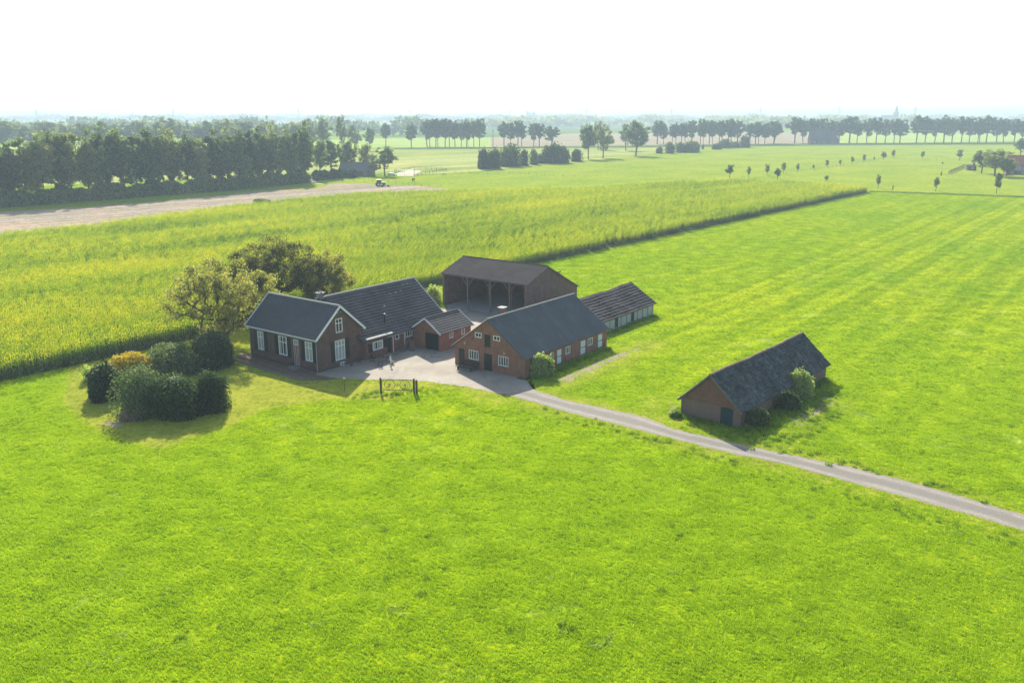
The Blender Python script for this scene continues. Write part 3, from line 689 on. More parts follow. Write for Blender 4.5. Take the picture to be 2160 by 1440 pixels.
# trees round the hidden farmstead
def far_tree(k, u, vb, vt, w, label, name='tree', mat=None, group=None, tall=False):
    g = G(u, vb); H = px_height(u, vb, vt); sx = w*pxm(u, vb)/7.6; src = FT.get((k, mat.name if mat else ''))
    s = (sx, sx, H/20.5)
    if src is None:
        FT[(k, mat.name if mat else '')] = make_tree(name, proto_f[k], mat or M['leaf_forest'], label, 'tree', g, random.random()*6, s, group)
    else:
        c = copy_tree(src, g, random.random()*6, s, label); 
        if group: c['group'] = group
        elif 'group' in c: del c['group']
FT = {}
GRN = M['leaf_green']
proto_g = []
for k in range(4):      # broad single oaks: short trunk, round crown
    proto_g.append(tree_meshes('oak%d' % k, 70+k, 20, 6.2, 6.2, 12.6, 7.0, 5.2, K=90, leaves=4200, leaf=.9, clus=1.5, r0=.4, lumps=.28, wood=5))
OK_ = {}
def oak(k, u, vb, vt, w, label, group=None, mat=None, name='oak_tree'):
    g = G(u, vb); H = px_height(u, vb, vt); sx = w*pxm(u, vb)/13.5; s = (sx, sx, H/20.0); key = (k, (mat or GRN).name)
    if key not in OK_: OK_[key] = make_tree(name, proto_g[k], mat or GRN, label, 'tree', g, random.random()*6, s, group); return
    c = copy_tree(OK_[key], g, random.random()*6, s, label)
    if group: c['group'] = group
    elif 'group' in c: del c['group']
for (k, u, vb, vt, w, lab) in ((0,772,368,299,32,'slim tree beside the thatched farmstead, left of the round one'), (1,812,371,309,50,'round leafy tree at the right end of the farmstead trees'),
        (2,700,374,297,50,'yellowish tree left of the thatched farmstead roof'), (3,735,370,296,46,'broad tree right behind the thatched farmstead roof'), (0,676,378,290,40,'dark tree standing beside the sandy lane gap'),
        (1,790,372,338,26,'low dark bush-like tree between the slim and round farmstead trees')):
    oak(k, u, vb, vt, w, lab, mat=M['leaf_forest'])
for i, (u, vb, vt, w) in enumerate(((655,325,260,34),(684,325,249,40),(722,325,247,26),(748,322,263,30),(780,318,264,26))):
    oak(i%4, u, vb, vt, w, '%s from the left of the taller bluish trees beyond the hidden farmstead' % ordn(i), 'bluish trees beyond the farmstead')
# back row left
for i, u in enumerate(range(-20, 660, 27)):
    vt = [250,254,258,265,252,257,262,259,257,254,262,256,251,256,250,258,262,254,256,250,252,259,257,262,255][i%25]; u2 = u+random.uniform(-6,6)
    oak((i*3)%4, u2, 318+random.uniform(-3,3), vt, random.uniform(38,60), '%s tree from the left in the hazy row seen over the woodland belt' % ordn(i), 'hazy row over the woodland belt')
# avenue
z3 = lambda u, b, t, w: (800+u/4.8, 220+b/4.8, 220+t/4.8, w/4.8)
z4 = lambda u, b, t, w: (1200+u/4.8, 220+b/4.8, 220+t/4.8, w/4.8)
z5 = lambda u, b, t, w: (1600+u/3.857, 220+b/3.857, 220+t/3.857, w/3.857)
av = [z3(68,432,195,130), z3(325,442,188,150)]
av += [z3(u,437,t,w) for u, t, w in ((485,155,150),(512,150,120),(573,140,140),(595,150,110),(667,140,140),(710,150,120),(767,165,130),(830,175,110),(883,160,120),(899,170,90),(958,165,110),(1015,140,140))]
av += [z3(u,433,t,w) for u, t, w in ((1262,175,150),(1330,185,120),(1405,165,140),(1443,175,120),(1560,185,130),(1620,190,140),(1745,215,190))]
av += [z4(u,412,t,w) for u, t, w in ((893,160,170),(958,220,110),(1045,200,100),(1080,190,110),(1140,190,110),(1175,190,100),(1238,155,130),(1330,145,120),(1360,170,90),(1420,155,130),(1452,165,100),(1520,165,120),(1548,170,100),(1615,142,140),(1640,150,120),(1708,155,180),(1825,190,100),(1888,175,140),(1918,180,110),(1982,190,110),(2075,170,180))]
av += [z5(u,322,t,w) for u, t, w in ((50,160,90),(125,138,130),(293,103,160),(362,120,120),(440,112,110),(505,112,130),(585,130,110),(655,130,110),(737,98,190),(800,125,100),(880,110,120),(955,103,130),(1028,118,110),(1100,115,110),(1148,122,130),(1283,92,150),(1353,100,130),(1430,110,120),(1505,92,160),(1572,105,130),(1648,95,130),(1712,110,110),(1782,112,110),(1796,110,100),(1850,92,150),(1933,110,130),(1992,110,120),(2078,115,130),(2140,125,110))]
proto_av = []
for k in range(5):
    proto_av.append(tree_meshes('avenue%d' % k, 90+k, 22, 5.0, 5.0, 14.2, 7.2, 6.6, K=80, leaves=2600, leaf=1.2, clus=1.35, r0=.42, lumps=.25, wood=5))
AVT = [None]*5
for i, (u, vb, vt, w) in enumerate(av):
    g = G(u, vb-1); H = px_height(u, vb-1, vt); sx = w*pxm(u, vb)/10.5; k = (i*7+i//5)%5; s = (sx*.85, sx*.85, H/22)
    g = (g[0], g[1], 0); lab = '%s tree from the left in the long straight avenue across the fields' % ordn(i)
    if AVT[k] is None: AVT[k] = make_tree('avenue_tree', proto_av[k], M['leaf_green'], lab, 'tree', g, random.random()*6, s, 'avenue trees across the fields')
    else: copy_tree(AVT[k], g, random.random()*6, s, lab)
print('avenue', len(av))
oak(0, 1241, 336, 258, 42, 'light crowned oak, leftmost of the three big field oaks'); oak(2, 1272, 334, 268, 44, 'full oak with low branches, middle of the three big field oaks'); oak(3, 1341, 329, 254, 60, 'largest dark oak, rightmost of the three big field oaks')
oak(1, 1320, 318, 262, 34, 'pale oak just behind the largest field oak'); oak(1, 1262, 316, 255, 34, 'hazy tree behind the two left field oaks')

# shrubs: leaf shells on lumpy mounds
def shrub_mesh(name, seed, rx, ry, h, n, leaf, lumps=.18, spiky=0.0, fill=.35, box=0.0):
    rg = np.random.default_rng(seed); nb = 16; B = []
    for i in range(nb):                       # a mound of smaller leafy lobes of unequal size
        a = i*2.399+rg.random(); q = math.sqrt((i+.3)/nb)*.86; hz = (1-.6*q*q)*(1-1.3*lumps*rg.random())
        br = .30+.24*rg.random()
        B.append((math.cos(a)*q*(1.08-br*.4), math.sin(a)*q*(1.08-br*.4), hz*(1-br*.75), br))
    B = np.array(B); k = rg.integers(0, nb, n); d = rg.normal(size=(n,3)); d[:,2] += .15; d /= np.linalg.norm(d, axis=1)[:,None]
    if box: d = np.sign(d)*np.abs(d)**(1-box*.5)
    r = np.where(rg.random(n) < fill, rg.random(n)**.4, 1+rg.normal(0,.08,n)+(spiky+.35)*np.abs(rg.normal(0,.16,n)))*B[k,3]
    z = B[k,2]+d[:,2]*r*1.0; drop = rg.random(n) < .38; z = np.where(drop, z*rg.random(n), z); out = np.where(drop, 1.0, 1.0)
    C = np.stack([(B[k,0]+d[:,0]*r)*rx*out, (B[k,1]+d[:,1]*r)*ry*out, np.clip(z, .02, 9)*h], 1); return leaf_quads(name, C, leaf, rg)
def stems_mesh(seed, rx, h, n=9):
    rg = np.random.default_rng(seed); mb = MB()
    for i in range(n):
        a = rg.random()*6.28; r = rg.random()*.6*rx; p = Vector((math.cos(a)*r*.2, math.sin(a)*r*.2, 0)); q = Vector((math.cos(a)*r, math.sin(a)*r, h*.6)); m = p.lerp(q, .5)+Vector((0,0,.15*h))
        mb.tube(p, m, .035, .025, 5, False).tube(m, q, .025, .01, 5, False)
    return mb.mesh('stem', fix=False)
def shrub(name, label, u, vb, w_px, vt, mat, n=5000, leaf=.13, seed=1, dy=.0, depth=1.0, group=None, cat='shrub', **k):
    m = pxm(u, vb); rx = w_px*m/2; g = G(u, vb); ry = rx*depth; yc = g[1]+ry*.6; H = CAM_H+(-FPX*SP+(720-vt)*CP)*yc/(FPX*CP+(720-vt)*SP)   # vb = front foot of the mound
    H = max(.4, H*.94)
    t = thing(name, label, cat, (g[0], g[1]+ry*.85+dy, 0), 0, group)
    put('foliage', shrub_mesh(name+'_foliage', seed, rx*.93, ry*.93, H*(1-.07*ry/10), int(n*1.5), leaf*1.85, **k), mat, t)
    put('stem', stems_mesh(seed, rx, H), M['bark'], t); SHH[t.name] = H; return t
SHH = {}
shrub('juniper', 'dark juniper with drooping sprays at the left end of the island bed', 212, 848, 78, 768, M['leaf_dark'], 5000, .17, 31, depth=.9, lumps=.3)
shrub('silver_shrub', 'silvery grey green shrub at the left front of the island bed', 285, 886, 118, 772, M['leaf_silver'], 9000, .12, 32, depth=.8, lumps=.2, spiky=.6)
t = shrub('flowering_shrub', 'dark shrub topped with small white flower heads in the island bed', 362, 888, 118, 790, M['leaf_green'], 8000, .13, 33, depth=.8, lumps=.14)
fo_ = [c for c in t.children][0] if t.children else [o for o in bpy.data.objects if o.parent == t and o.name.startswith('foliage')][0]
rg_ = np.random.default_rng(9); d_ = rg_.normal(size=(500,3)); d_[:,2] = np.abs(d_[:,2])+.9; d_ /= np.linalg.norm(d_, axis=1)[:,None]
g_ = G(362,888); m_ = pxm(362,888)
fl = leaf_quads('fl', d_*np.array([46*m_, 36*m_, SHH[t.name]*.97])+np.array([0,0,0]), .17, rg_)
def merge_quads(a, b, m2):
    va = np.zeros(len(a.vertices)*3, np.float32); a.vertices.foreach_get('co', va); vb = np.zeros(len(b.vertices)*3, np.float32); b.vertices.foreach_get('co', vb)
    na = len(a.polygons); me = quads_mesh(a.name, np.concatenate([va, vb]).reshape(-1,4,3)); me.materials.append(a.materials[0]); me.materials.append(m2)
    mi = np.zeros(len(me.polygons), np.int32); mi[na:] = 1; me.polygons.foreach_set('material_index', mi); return me
fo_.data = merge_quads(fo_.data, fl, M['leaf_white'])
shrub('clipped_shrub', 'squarish clipped green shrub at the right end of the island bed', 440, 874, 74, 785, M['leaf_green'], 8000, .11, 34, depth=.9, lumps=.07, box=.45)
shrub('broom_shrub', 'upright bright green grassy stemmed shrub at the front of the bed', 322, 880, 60, 815, M['leaf_weed'], 1800, .16, 35, depth=.5, lumps=.2, spiky=1.5)
shrub('yellow_shrub', 'golden yellow shrub between the silvery shrub and the maize', 268, 802, 96, 742, M['leaf_yellow'], 4200, .16, 36, depth=.6, lumps=.25)
shrub('green_shrub', 'rounded mid green shrub right of the yellow one', 352, 797, 120, 724, M['leaf_silver'], 8000, .13, 37, depth=.8, lumps=.18)
shrub('dense_yew', 'big dense dark rounded yew beside the leaning tree', 435, 782, 96, 702, M['leaf_dark'], 10000, .13, 38, depth=.9, lumps=.1)
shrub('wispy_shrub', 'small pale wispy shrub at the left edge of the bed', 182, 806, 30, 772, M['leaf_lime'], 500, .13, 39, lumps=.3, spiky=2.5)
shrub('low_shrub', 'low brownish shrub in front of the silvery one', 268, 890, 40, 866, M['leaf_pink'], 700, .12, 40, depth=.5, lumps=.3, spiky=1)
shrub('elder_bush', 'pale leafy elder bush against the long side of the stable', 1142, 796, 50, 746, M['leaf_lime'], 3600, .17, 41, depth=.55, lumps=.25, spiky=.6)
shrub('elder_bush', 'pale flowering bush against the long side of the lone barn', 1690, 842, 56, 783, M['leaf_lime'], 3600, .17, 42, depth=.5, lumps=.25, spiky=.6)
shrub('bramble', 'dark low bramble near the front corner of the lone barn', 1600, 900, 52, 862, M['leaf_green'], 2600, .16, 43, depth=.5, lumps=.3)
shrub('bramble', 'dark bramble at the foot of the pale bush by the lone barn', 1665, 868, 54, 828, M['leaf_green'], 2600, .16, 44, depth=.5, lumps=.3)
shrub('overgrown_weeds', 'pale overgrown weeds left of the open barn', 914, 640, 34, 602, M['leaf_lime'], 2200, .16, 45, depth=1.0, lumps=.3, spiky=.6)
shrub('nettle_clump', 'green weeds at the left foot of the lone barn', 1426, 882, 26, 868, M['leaf_weed'], 700, .14, 46, depth=.6, lumps=.3)

# field bushes further off
bush_m = [shrub_mesh('bushy%d' % k, 60+k, 3.4, 3.4, 6, 2600, .75, lumps=.22, spiky=.6) for k in range(3)]
BU = [None]*3
def bush(i, u, vb, vt, w, label, group='bushes along the field edge', mat=None, name='field_bush'):
    g = G(u, vb); m = pxm(u, vb); sx = w*m/2/3.3; H = px_height(u, vb, vt)/6.3; k = i%3; loc = (g[0], g[1]+sx*2, 0)
    if BU[k] is None:
        t = thing(name, label, 'bush', loc, random.random()*6, group); t.scale = (sx, sx, H); put('foliage', bush_m[k], M['leaf_green'], t); put('stem', stems_mesh(k, 3, 6), M['bark'], t); BU[k] = t
    else: copy_tree(BU[k], loc, random.random()*6, (sx, sx, H), label, group)
bl = [z3(1060,658,455,120), z3(1165,655,450,120), z3(1320,632,400,200), z3(1470,625,460,80), z3(1565,612,455,75), z3(1625,600,500,60), z3(1700,600,420,120), z3(1785,600,392,140), z3(1865,598,420,110), z3(2000,582,455,100)]
for i, (u, vb, vt, w) in enumerate(bl): bush(i, u, vb, vt, w, '%s from the left of the dark bushes left of the field oaks' % ordn(i), 'dark bushes left of the field oaks')
bl = [z4(920,500,430,60), z4(1022,500,380,85), z4(1130,490,385,100), z4(1230,490,370,120), z4(1285,485,375,80), z4(1358,455,405,20), z4(1500,460,400,90), z4(1590,447,350,120), z4(1690,442,380,110), z4(1790,440,320,100)]
for i, (u, vb, vt, w) in enumerate(bl): bush(i+1, u, vb, vt, w, '%s from the left of the low bushes before the avenue' % ordn(i), 'low bushes before the avenue')

# young willows in the meadow
wil = [z4(1625,745,600,95), z4(1820,745,635,50), z4(2003,725,600,60), z4(2110,765,640,80), z5(200,565,475,48), z5(318,555,480,38), z5(445,535,490,26), z5(558,515,455,34), z5(663,500,450,28), z5(760,490,420,34), z5(855,475,410,34), z5(940,460,425,16), z5(1015,455,380,52), z5(1092,440,375,38), z5(1332,445,380,42), z5(1632,460,360,62), z5(550,630,580,42), z5(970,685,570,52), z5(1440,710,580,54), z5(1935,730,560,66)]
wd = ['bushy young willow, first of the far meadow row', 'small slim willow, second of the far meadow row', 'slender willow just left of a leaning pair in the meadow', 'full low willow in front of its pair in the meadow', 'willow right behind the full low one', 'twin stemmed small willow right of the pair',
      'tiny thin willow in the meadow row, right of the twin stemmed one', 'small round willow midway along the meadow row', 'thin bare willow right of the small round one', 'pale young willow in the rising part of the row', 'next pale willow further up the row', 'tiny stake-like sapling near the end of the row',
      'rounder willow at the top of the row', 'willow standing over a small weed mound', 'lone round willow below the avenue', 'large willow left of the far red roofed house', 'small willow nearest the tip of the maize field', 'first of three big willows by the ditch, near the maize corner', 'second of three big willows by the ditch, in the middle', 'third of three big willows by the ditch, tallest, at the right']
wm = [tree_meshes('willow%d' % k, 120+k, 4, 1.0, 1.0, 2.75, 1.45, 1.1, K=36, leaves=1700, leaf=.3, clus=.4, r0=.09, lumps=.3, wood=5) for k in range(3)]
WL = [None]*3
for i, (u, vb, vt, w) in enumerate(wil):
    g = G(u, vb); H = px_height(u, vb, vt)/4.2; sx = w*pxm(u, vb)/2.5; k = i%3
    if WL[k] is None: WL[k] = make_tree('young_willow', wm[k], M['leaf_willow'], wd[i], 'tree', g, random.random()*6, (sx,sx,H), 'young willows in the meadow')
    else: copy_tree(WL[k], g, random.random()*6, (sx,sx,H), wd[i])

# far woods: masses nobody could count
def far_wood(name, label, line, h, dens, leaf, seed, lumpf=.02):
    rg = np.random.default_rng(seed); C = []
    for i in range(len(line)-1):
        a, b = np.array(line[i][:2]), np.array(line[i+1][:2]); L = np.linalg.norm(b-a); n = int(L*dens); t = rg.random(n); D = (i*1000+t*L)
        p = a+(b-a)*t[:,None]; top = h*(.62+.2*np.sin(D*lumpf*3.1+seed)+.13*np.sin(D*lumpf*7.7+2*seed)+.12*np.abs(np.sin(D*lumpf*17)))
        C.append(np.stack([p[:,0]+rg.normal(0,h*.4,n), p[:,1]+rg.normal(0,h*.6,n), top*rg.random(n)**.45], 1))
    return tag(put(name, leaf_quads(name, np.concatenate(C), leaf, rg), M['leaf_forest']), label, 'woodland', None, 'stuff')
far_wood('distant_woods', 'hazy blue grey woods right behind the far fields', [G(-300,284), G(300,282), G(830,286), G(1000,282)], 27, 4.5, 8, 1, .012)
far_wood('distant_woods', 'hazy woods behind the gap in the avenue', [G(1020,272), G(1230,266), G(1500,266), G(1620,272)], 28, 3.2, 10, 2, .01)
far_wood('distant_woods', 'hazy woods behind the right half of the avenue', [G(1560,274), G(1800,270), G(2160,268), G(2700,270)], 29, 3.2, 10, 3, .01)
far_wood('distant_woods', 'faint farther treeline along the horizon', [(-5200,4300), (-2500,4000), (0,4200), (2500,3900), (5200,4300)], 33, 1.8, 14, 4, .005)
far_wood('distant_woods', 'palest treeline at the very horizon', [(-8500,6900), (-3000,6600), (2000,6800), (8500,6900)], 38, 1.2, 22, 5, .003)

# ------------------------------------------------------------------ buildings
def sag_walls(mb, prof, L, sag):
    k = len(mb.v); n = len(prof); secs = [(0,0),(.3,0),(.32,1),(L-.32,1),(L-.3,0),(L,0)]
    for (y, d) in secs:
        for i, (x, z) in enumerate(prof): mb.v.append((x, y, z-(sag*1.3*d if z > .5 else 0)))
    mb.f.append(tuple(range(k, k+n))); mb.f.append(tuple(range(k+5*n, k+6*n))[::-1])
    for s_ in range(5):
        for i in range(n): j = (i+1)%n; a = k+s_*n; mb.f.append((a+i, a+n+i, a+n+j, a+j))
    return mb
def cut(o, boxes):                      # boxes: MB of closed boxes to subtract from mesh o
    me = boxes.mesh('cutter'); c = bpy.data.objects.new('cutter', me); COL.objects.link(c)
    pm = o.parent; o.parent = None
    md = o.modifiers.new('b', 'BOOLEAN'); md.operation = 'DIFFERENCE'; md.solver = 'EXACT'; md.object = c
    bpy.context.view_layer.update(); dg = bpy.context.evaluated_depsgraph_get()
    nm = bpy.data.meshes.new_from_object(o.evaluated_get(dg)); mats = list(o.data.materials)
    o.modifiers.clear(); o.data = nm
    if not nm.materials:
        for m in mats: nm.materials.append(m)
    bpy.data.objects.remove(c); bpy.data.meshes.remove(me); o.parent = pm
def roof_sheet(name, E0, E1_, R0, R1, mat, root, style='tile', pitch=.28, row=.35, amp=.035, step=.03, thick=.09, sag=0.0, ns=4, rough=0.0, seed=0):
    E0, E1_, R0, R1 = map(Vector, (E0, E1_, R0, R1)); rg = random.Random(seed)
    L = (E1_-E0).length; W = (R0-E0).length; nrm = (E1_-E0).cross(R0-E0).normalized()
    if nrm.z < 0: nrm = -nrm
    cols = max(1, round(L/pitch)); rows = max(1, round(W/row)); V = []; F = []
    ss = []
    for c in range(cols):
        for k in range(ns): ss.append((c+k/ns)/cols)
    ss.append(1.0)
    prof = [0, .7, 1, .5] if style == 'tile' else [0, .5, 1, .5]
    tt = []
    for r in range(rows):
        tt.append((r/rows+1e-5, 1.0)); tt.append(((r+1)/rows-1e-5, 0.0))
    if style == 'corr': tt = [(i/8, 0) for i in range(9)]
    offs = [rg.uniform(-1,1)*rough for _ in range((cols+1)*(rows+1))]
    for (t, st) in tt:
        for i, s in enumerate(ss):
            h = amp*prof[(i*4//ns) % 4]+step*st; c = min(int(s*cols), cols-1); r = min(int(t*rows), rows-1); h += offs[c*rows+r]
            p = E0.lerp(E1_, s).lerp(R0.lerp(R1, s), t)+nrm*h; p.z -= sag*math.sin(math.pi*s)*(.35+.65*t)+(sag*.25*math.sin(s*19+1) if sag else 0)*t
            V.append(tuple(p))
    n = len(ss)
    for j in range(len(tt)-1):
        for i in range(n-1): a = j*n+i; F.append((a, a+1, a+n+1, a+n))
    m = MB(); m.v = V; m.f = F
    # underside slab
    k = len(m.v); seg = 24 if sag else 1
    for i in range(seg+1):
        s = i/seg
        for t in (0, 1):
            p = E0.lerp(E1_, s).lerp(R0.lerp(R1, s), t); p.z -= sag*math.sin(math.pi*s)*(.35+.65*t)+(sag*.25*math.sin(s*19+1) if sag else 0)*t
            m.v.append(tuple(p-nrm*(.004+rough*1.5+(.03 if sag else 0)))); m.v.append(tuple(p-nrm*(thick+(.03 if sag else 0))))
    for i in range(seg):
        a = k+i*4; b = a+4; m.f += [(a,b,b+2,a+2), (a+1,a+3,b+3,b+1), (a,a+1,b+1,b), (a+2,b+2,b+3,a+3)]
    m.f += [(k,k+2,k+3,k+1), (k+seg*4,k+seg*4+1,k+seg*4+3,k+seg*4+2)]
    me = m.mesh(name, fix=False); 
    if style == 'corr': me.polygons.foreach_set('use_smooth', [True]*len(me.polygons))
    return put(name, me, mat, root)
class Wall:                             # maps (s along the wall, d outward, z)
    def __init__(s, kind, c): s.k = kind; s.c = c
    def P(s, a, d, z):
        return {'-y': (a, s.c-d, z), '+x': (s.c+d, a, z), '+y': (a, s.c+d, z), '-x': (s.c-d, a, z)}[s.k]
    def box(s, mb, a0, a1, d0, d1, z0, z1):
        p = s.P(a0, d0, z0); q = s.P(a1, d1, z1); mb.box(min(p[0],q[0]), max(p[0],q[0]), min(p[1],q[1]), max(p[1],q[1]), z0, z1); return mb
def window(root, W, a0, a1, z0, z1, cuts, cols=2, transom=None, sill=True, fr=.07, curtain=False, mat=None, fm=None, name='window'):
    W.box(cuts, a0, a1, -.2, .2, z0, z1); mat = mat or M['white']; m = MB()
    W.box(m, a0, a0+fr, -.12, .015, z0, z1); W.box(m, a1-fr, a1, -.12, .015, z0, z1); W.box(m, a0+fr, a1-fr, -.12, .012, z0, z0+fr); W.box(m, a0+fr, a1-fr, -.12, .012, z1-fr, z1)
    for i in range(1, cols):
        c = a0+(a1-a0)*i/cols; W.box(m, c-fr*.4, c+fr*.4, -.1, 0, z0+fr, z1-fr)
    if transom:
        zt = z0+(z1-z0)*transom; W.box(m, a0+fr, a1-fr, -.1, .006, zt-fr*.45, zt+fr*.45)
    w = m.build(name, mat, root)
    g = MB(); W.box(g, a0+fr*.5, a1-fr*.5, -.09, -.07, z0+fr*.5, z1-fr*.5); g.build('pane', M['curtain'] if curtain == 'full' else M['glass'], w)
    if curtain and curtain != 'full':
        for (x0, x1) in curtain:
            c = MB(); W.box(c, a0+fr+(a1-a0-2*fr)*x0, a0+fr+(a1-a0-2*fr)*x1, -.068, -.062, z0+fr, z1-fr); c.build('curtain', M['curtain'], w)
    if sill: s_ = MB(); W.box(s_, a0-.05, a1+.05, -.1, .09, z0-.09, z0-.003); s_.build('sill', M['stone'], w)
    return w
def shutter(root, W, a0, a1, z0, z1):
    m = MB(); W.box(m, a0, a1, .005, .045, z0, z1)
    for (p, q) in ((z0+.1, z0+.18), (z1-.18, z1-.1), ((z0+z1)/2-.04, (z0+z1)/2+.04)): W.box(m, a0+.03, a1-.03, .045, .06, p, q)
    return m.build('shutter', M['green_door'], root)
def door(root, W, a0, a1, z0, z1, cuts, mat, planks=4, hinge=False, split=False, name='door', handle=True):
    W.box(cuts, a0, a1, -.14, .2, z0-.2, z1); m = MB(); n = planks
    for i in range(n):
        x0 = a0+(a1-a0)*i/n+.006; x1 = a0+(a1-a0)*(i+1)/n-.006
        if split: W.box(m, x0, x1, -.1, -.03, z0+.03, z0+(z1-z0)*.55-.02); W.box(m, x0, x1, -.1, -.03, z0+(z1-z0)*.55+.02, z1-.02)
        else: W.box(m, x0, x1, -.1, -.03, z0+.02, z1-.02)
    d = m.build(name, mat, root)
    if handle: h = MB(); W.box(h, a1-.16, a1-.12, -.03, .02, z0+.95, z0+1.08); h.build('handle', M['iron'], d)
    if hinge:
        for zz in (z0+(z1-z0)*.55, z0+.12):
            h = MB(); W.box(h, a0-.08, a1+.1, -.028, .008, zz-.03, zz+.03); h.build('hinge', M['iron'], d)
    return d
def ridge_row(name, p, q, mat, root, r=.12, step=.4, sag=0.0, jag=0.0):
    m = MB(); p = Vector(p); q = Vector(q); L = (q-p).length; n = max(1, int(L/step)); rg = random.Random(3)
    def P(t): w = p.lerp(q, t); w.z -= sag*math.sin(math.pi*t)+(sag*.25*math.sin(t*19+1) if sag else 0); return w
    for i in range(n):
        j = Vector((rg.uniform(-1,1), rg.uniform(-1,1), rg.uniform(-.3,1)))*jag
        m.tube(P(i/n)+j, P((i+.94)/n)+j, r*1.08, r, 8)
    return m.build(name, mat, root, fix=False)
def verge(name, pts, mat, root, w=.06, h=.22):
    m = MB()
    for i in range(len(pts)-1): m.beam(pts[i], pts[i+1], w, h)
    return m.build(name, mat, root)
ROT = -AZ

# farmhouse front wing + main barn-house + extension + garage (they are one building, built as one thing)
house = thing('farmhouse', 'L-shaped dark brick farmhouse with dark pantile roofs and white bargeboards', 'house', FW(-21.3,-12.85), ROT)
def build_house():
    r = house; cuts = MB(); front = Wall('-y', 0); gab = Wall('+x', 0)
    D = 7.25; A0 = -12.8; ze = 4.35; zr = 7.5
    w = MB().prism([(0,-.1),(D,-.1),(D,ze),(D/2,zr),(0,ze)], A0, 0, axis='x').build('front_wing_wall', M['brick_house'], r)
    o = 21.3
    for (x0, x1, cols, cur, s0, s1) in ((-32.55,-31.35,2,[(0,1)],(-33.2,-32.6),(-31.3,-30.65)), (-28.45,-26.85,2,[(0,.25),(.75,1)],(-29.15,-28.5),(-26.8,-26.15)), (-23.5,-22.2,2,[(0,1)],(-24.2,-23.55),(-22.15,-21.5))):
        window(r, front, x0+o, x1+o, 1.2, 3.6, cuts, cols, .68, True, .09, cur); shutter(r, front, s0[0]+o, s0[1]+o, 1.1, 3.62); shutter(r, front, s1[0]+o, s1[1]+o, 1.1, 3.62)
    window(r, front, -25.6+o, -24.7+o, 2.8, 3.55, cuts, 3, None, False, .08)
    d = door(r, front, -25.6+o, -24.7+o, .2, 2.75, cuts, M['red_door'], 3, name='front_door')
    m = MB()
    for x in (-25.6,-25.3,-25.0,-24.74): front.box(m, x+o, x+o+.045, -.028, .012, .25, 2.72)
    m.build('door_trim', M['offwhite'], d)
    st = MB(); front.box(st, -26.0+o, -24.3+o, .0, .7, .03, .2); front.box(st, -25.9+o, -24.4+o, .7, 1.0, .03, .11); st.build('doorstep', M['stone'], r)
    window(r, gab, -10.05+12.85, -8.45+12.85, .85, 3.35, cuts, 3, .7, True, .09, [(0,1)])
    shutter(r, gab, 2.12, 2.74, .8, 3.38); shutter(r, gab, 4.46, 5.1, .8, 3.38)
    window(r, gab, 3.05, 4.15, 4.3, 6.05, cuts, 2, .66, True, .1)
    cut(w, cuts)
    for (a, z) in ((.8,3.9),(5.9,3.9)):
        m = MB(); gab.box(m, a, a+.05, 0, .03, z-.25, z+.25); m.build('wall_anchor', M['iron'], r)
    ov = .32; ex = .3; sl = (zr-ze)/(D/2); k = ex*sl; up = .06
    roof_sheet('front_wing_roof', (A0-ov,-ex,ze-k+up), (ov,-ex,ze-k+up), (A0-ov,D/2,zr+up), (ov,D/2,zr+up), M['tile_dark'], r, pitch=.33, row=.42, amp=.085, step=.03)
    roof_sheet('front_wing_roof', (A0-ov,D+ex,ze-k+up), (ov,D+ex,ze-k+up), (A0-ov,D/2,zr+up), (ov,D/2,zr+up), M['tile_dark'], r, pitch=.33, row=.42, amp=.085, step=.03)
    ridge_row('ridge_tiles', (A0-ov,D/2,zr+.16), (ov,D/2,zr+.16), M['ridge'], r, .12)
    for x in (ov+.035, A0-ov-.035): verge('bargeboard', [(x,-ex-.08,ze-k+.0),(x,D/2,zr+.1),(x,D+ex+.08,ze-k+.0)], M['white'], r, .06, .26)
    g = MB().box(A0-ov, ov, -ex-.16, -ex+.02, ze-k-.14, ze-k+.02); g.build('gutter', M['offwhite'], r)
    MB().box(A0-ov, ov, D+ex-.02, D+ex+.14, ze-k-.14, ze-k+.02).build('gutter', M['offwhite'], r)
    MB().tube((-.08,-.1,ze-.3),(-.08,-.1,.1),.045,n=8).build('drainpipe', M['steel'], r)
    MB().tube((A0+.1,-.1,ze-.3),(A0+.1,-.1,.1),.045,n=8).build('drainpipe', M['steel'], r)
    m = MB(); gab.box(m, 3.45, 4.05, .01, .3, .1, .55); b = m.build('vent_box', M['offwhite'], r)
    for s in (3.6, 3.9): m = MB(); gab.box(m, s-.09, s+.09, .3, .315, .2, .46); m.build('vent_grille', M['black'], b)
    m = MB(); gab.box(m, 3.35, 3.43, .0, .12, 6.75, 6.87); gab.box(m, 3.85, 3.93, 0, .12, 6.75, 6.87); m.build('wall_light', M['offwhite'], r)
    # main house: ridge along local y. coordinates relative to the corner (a+21.3, b+12.85)
    X0, X1, XR = -32.8+o, -20.85+o, -26.8+o; Y0, Y1 = 7.25, 22.75; ze2 = 2.75; zr2 = 7.45; cuts = MB()
    w2 = MB().prism([(X0,-.1),(X1,-.1),(X1,ze2),(XR,zr2-.05),(X0,ze2)], Y0+.003, Y1, axis='y').build('main_house_wall', M['brick_ext'], r)
    sw = Wall('+x', X1)
    window(r, sw, 12.75, 13.5, 1.55, 2.2, cuts, 1, None, True, .1); window(r, sw, 14.7, 16.05, 1.45, 2.45, cuts, 3, None, True, .08)
    door(r, sw, 11.3, 12.1, .05, 2.1, cuts, M['green_door'], 3); window(r, sw, 11.3, 12.1, 2.12, 2.5, cuts, 1, None, False, .06)
    cut(w2, cuts)
    ex2 = .42; sl2 = (zr2-ze2)/(X1-XR); k2 = ex2*sl2
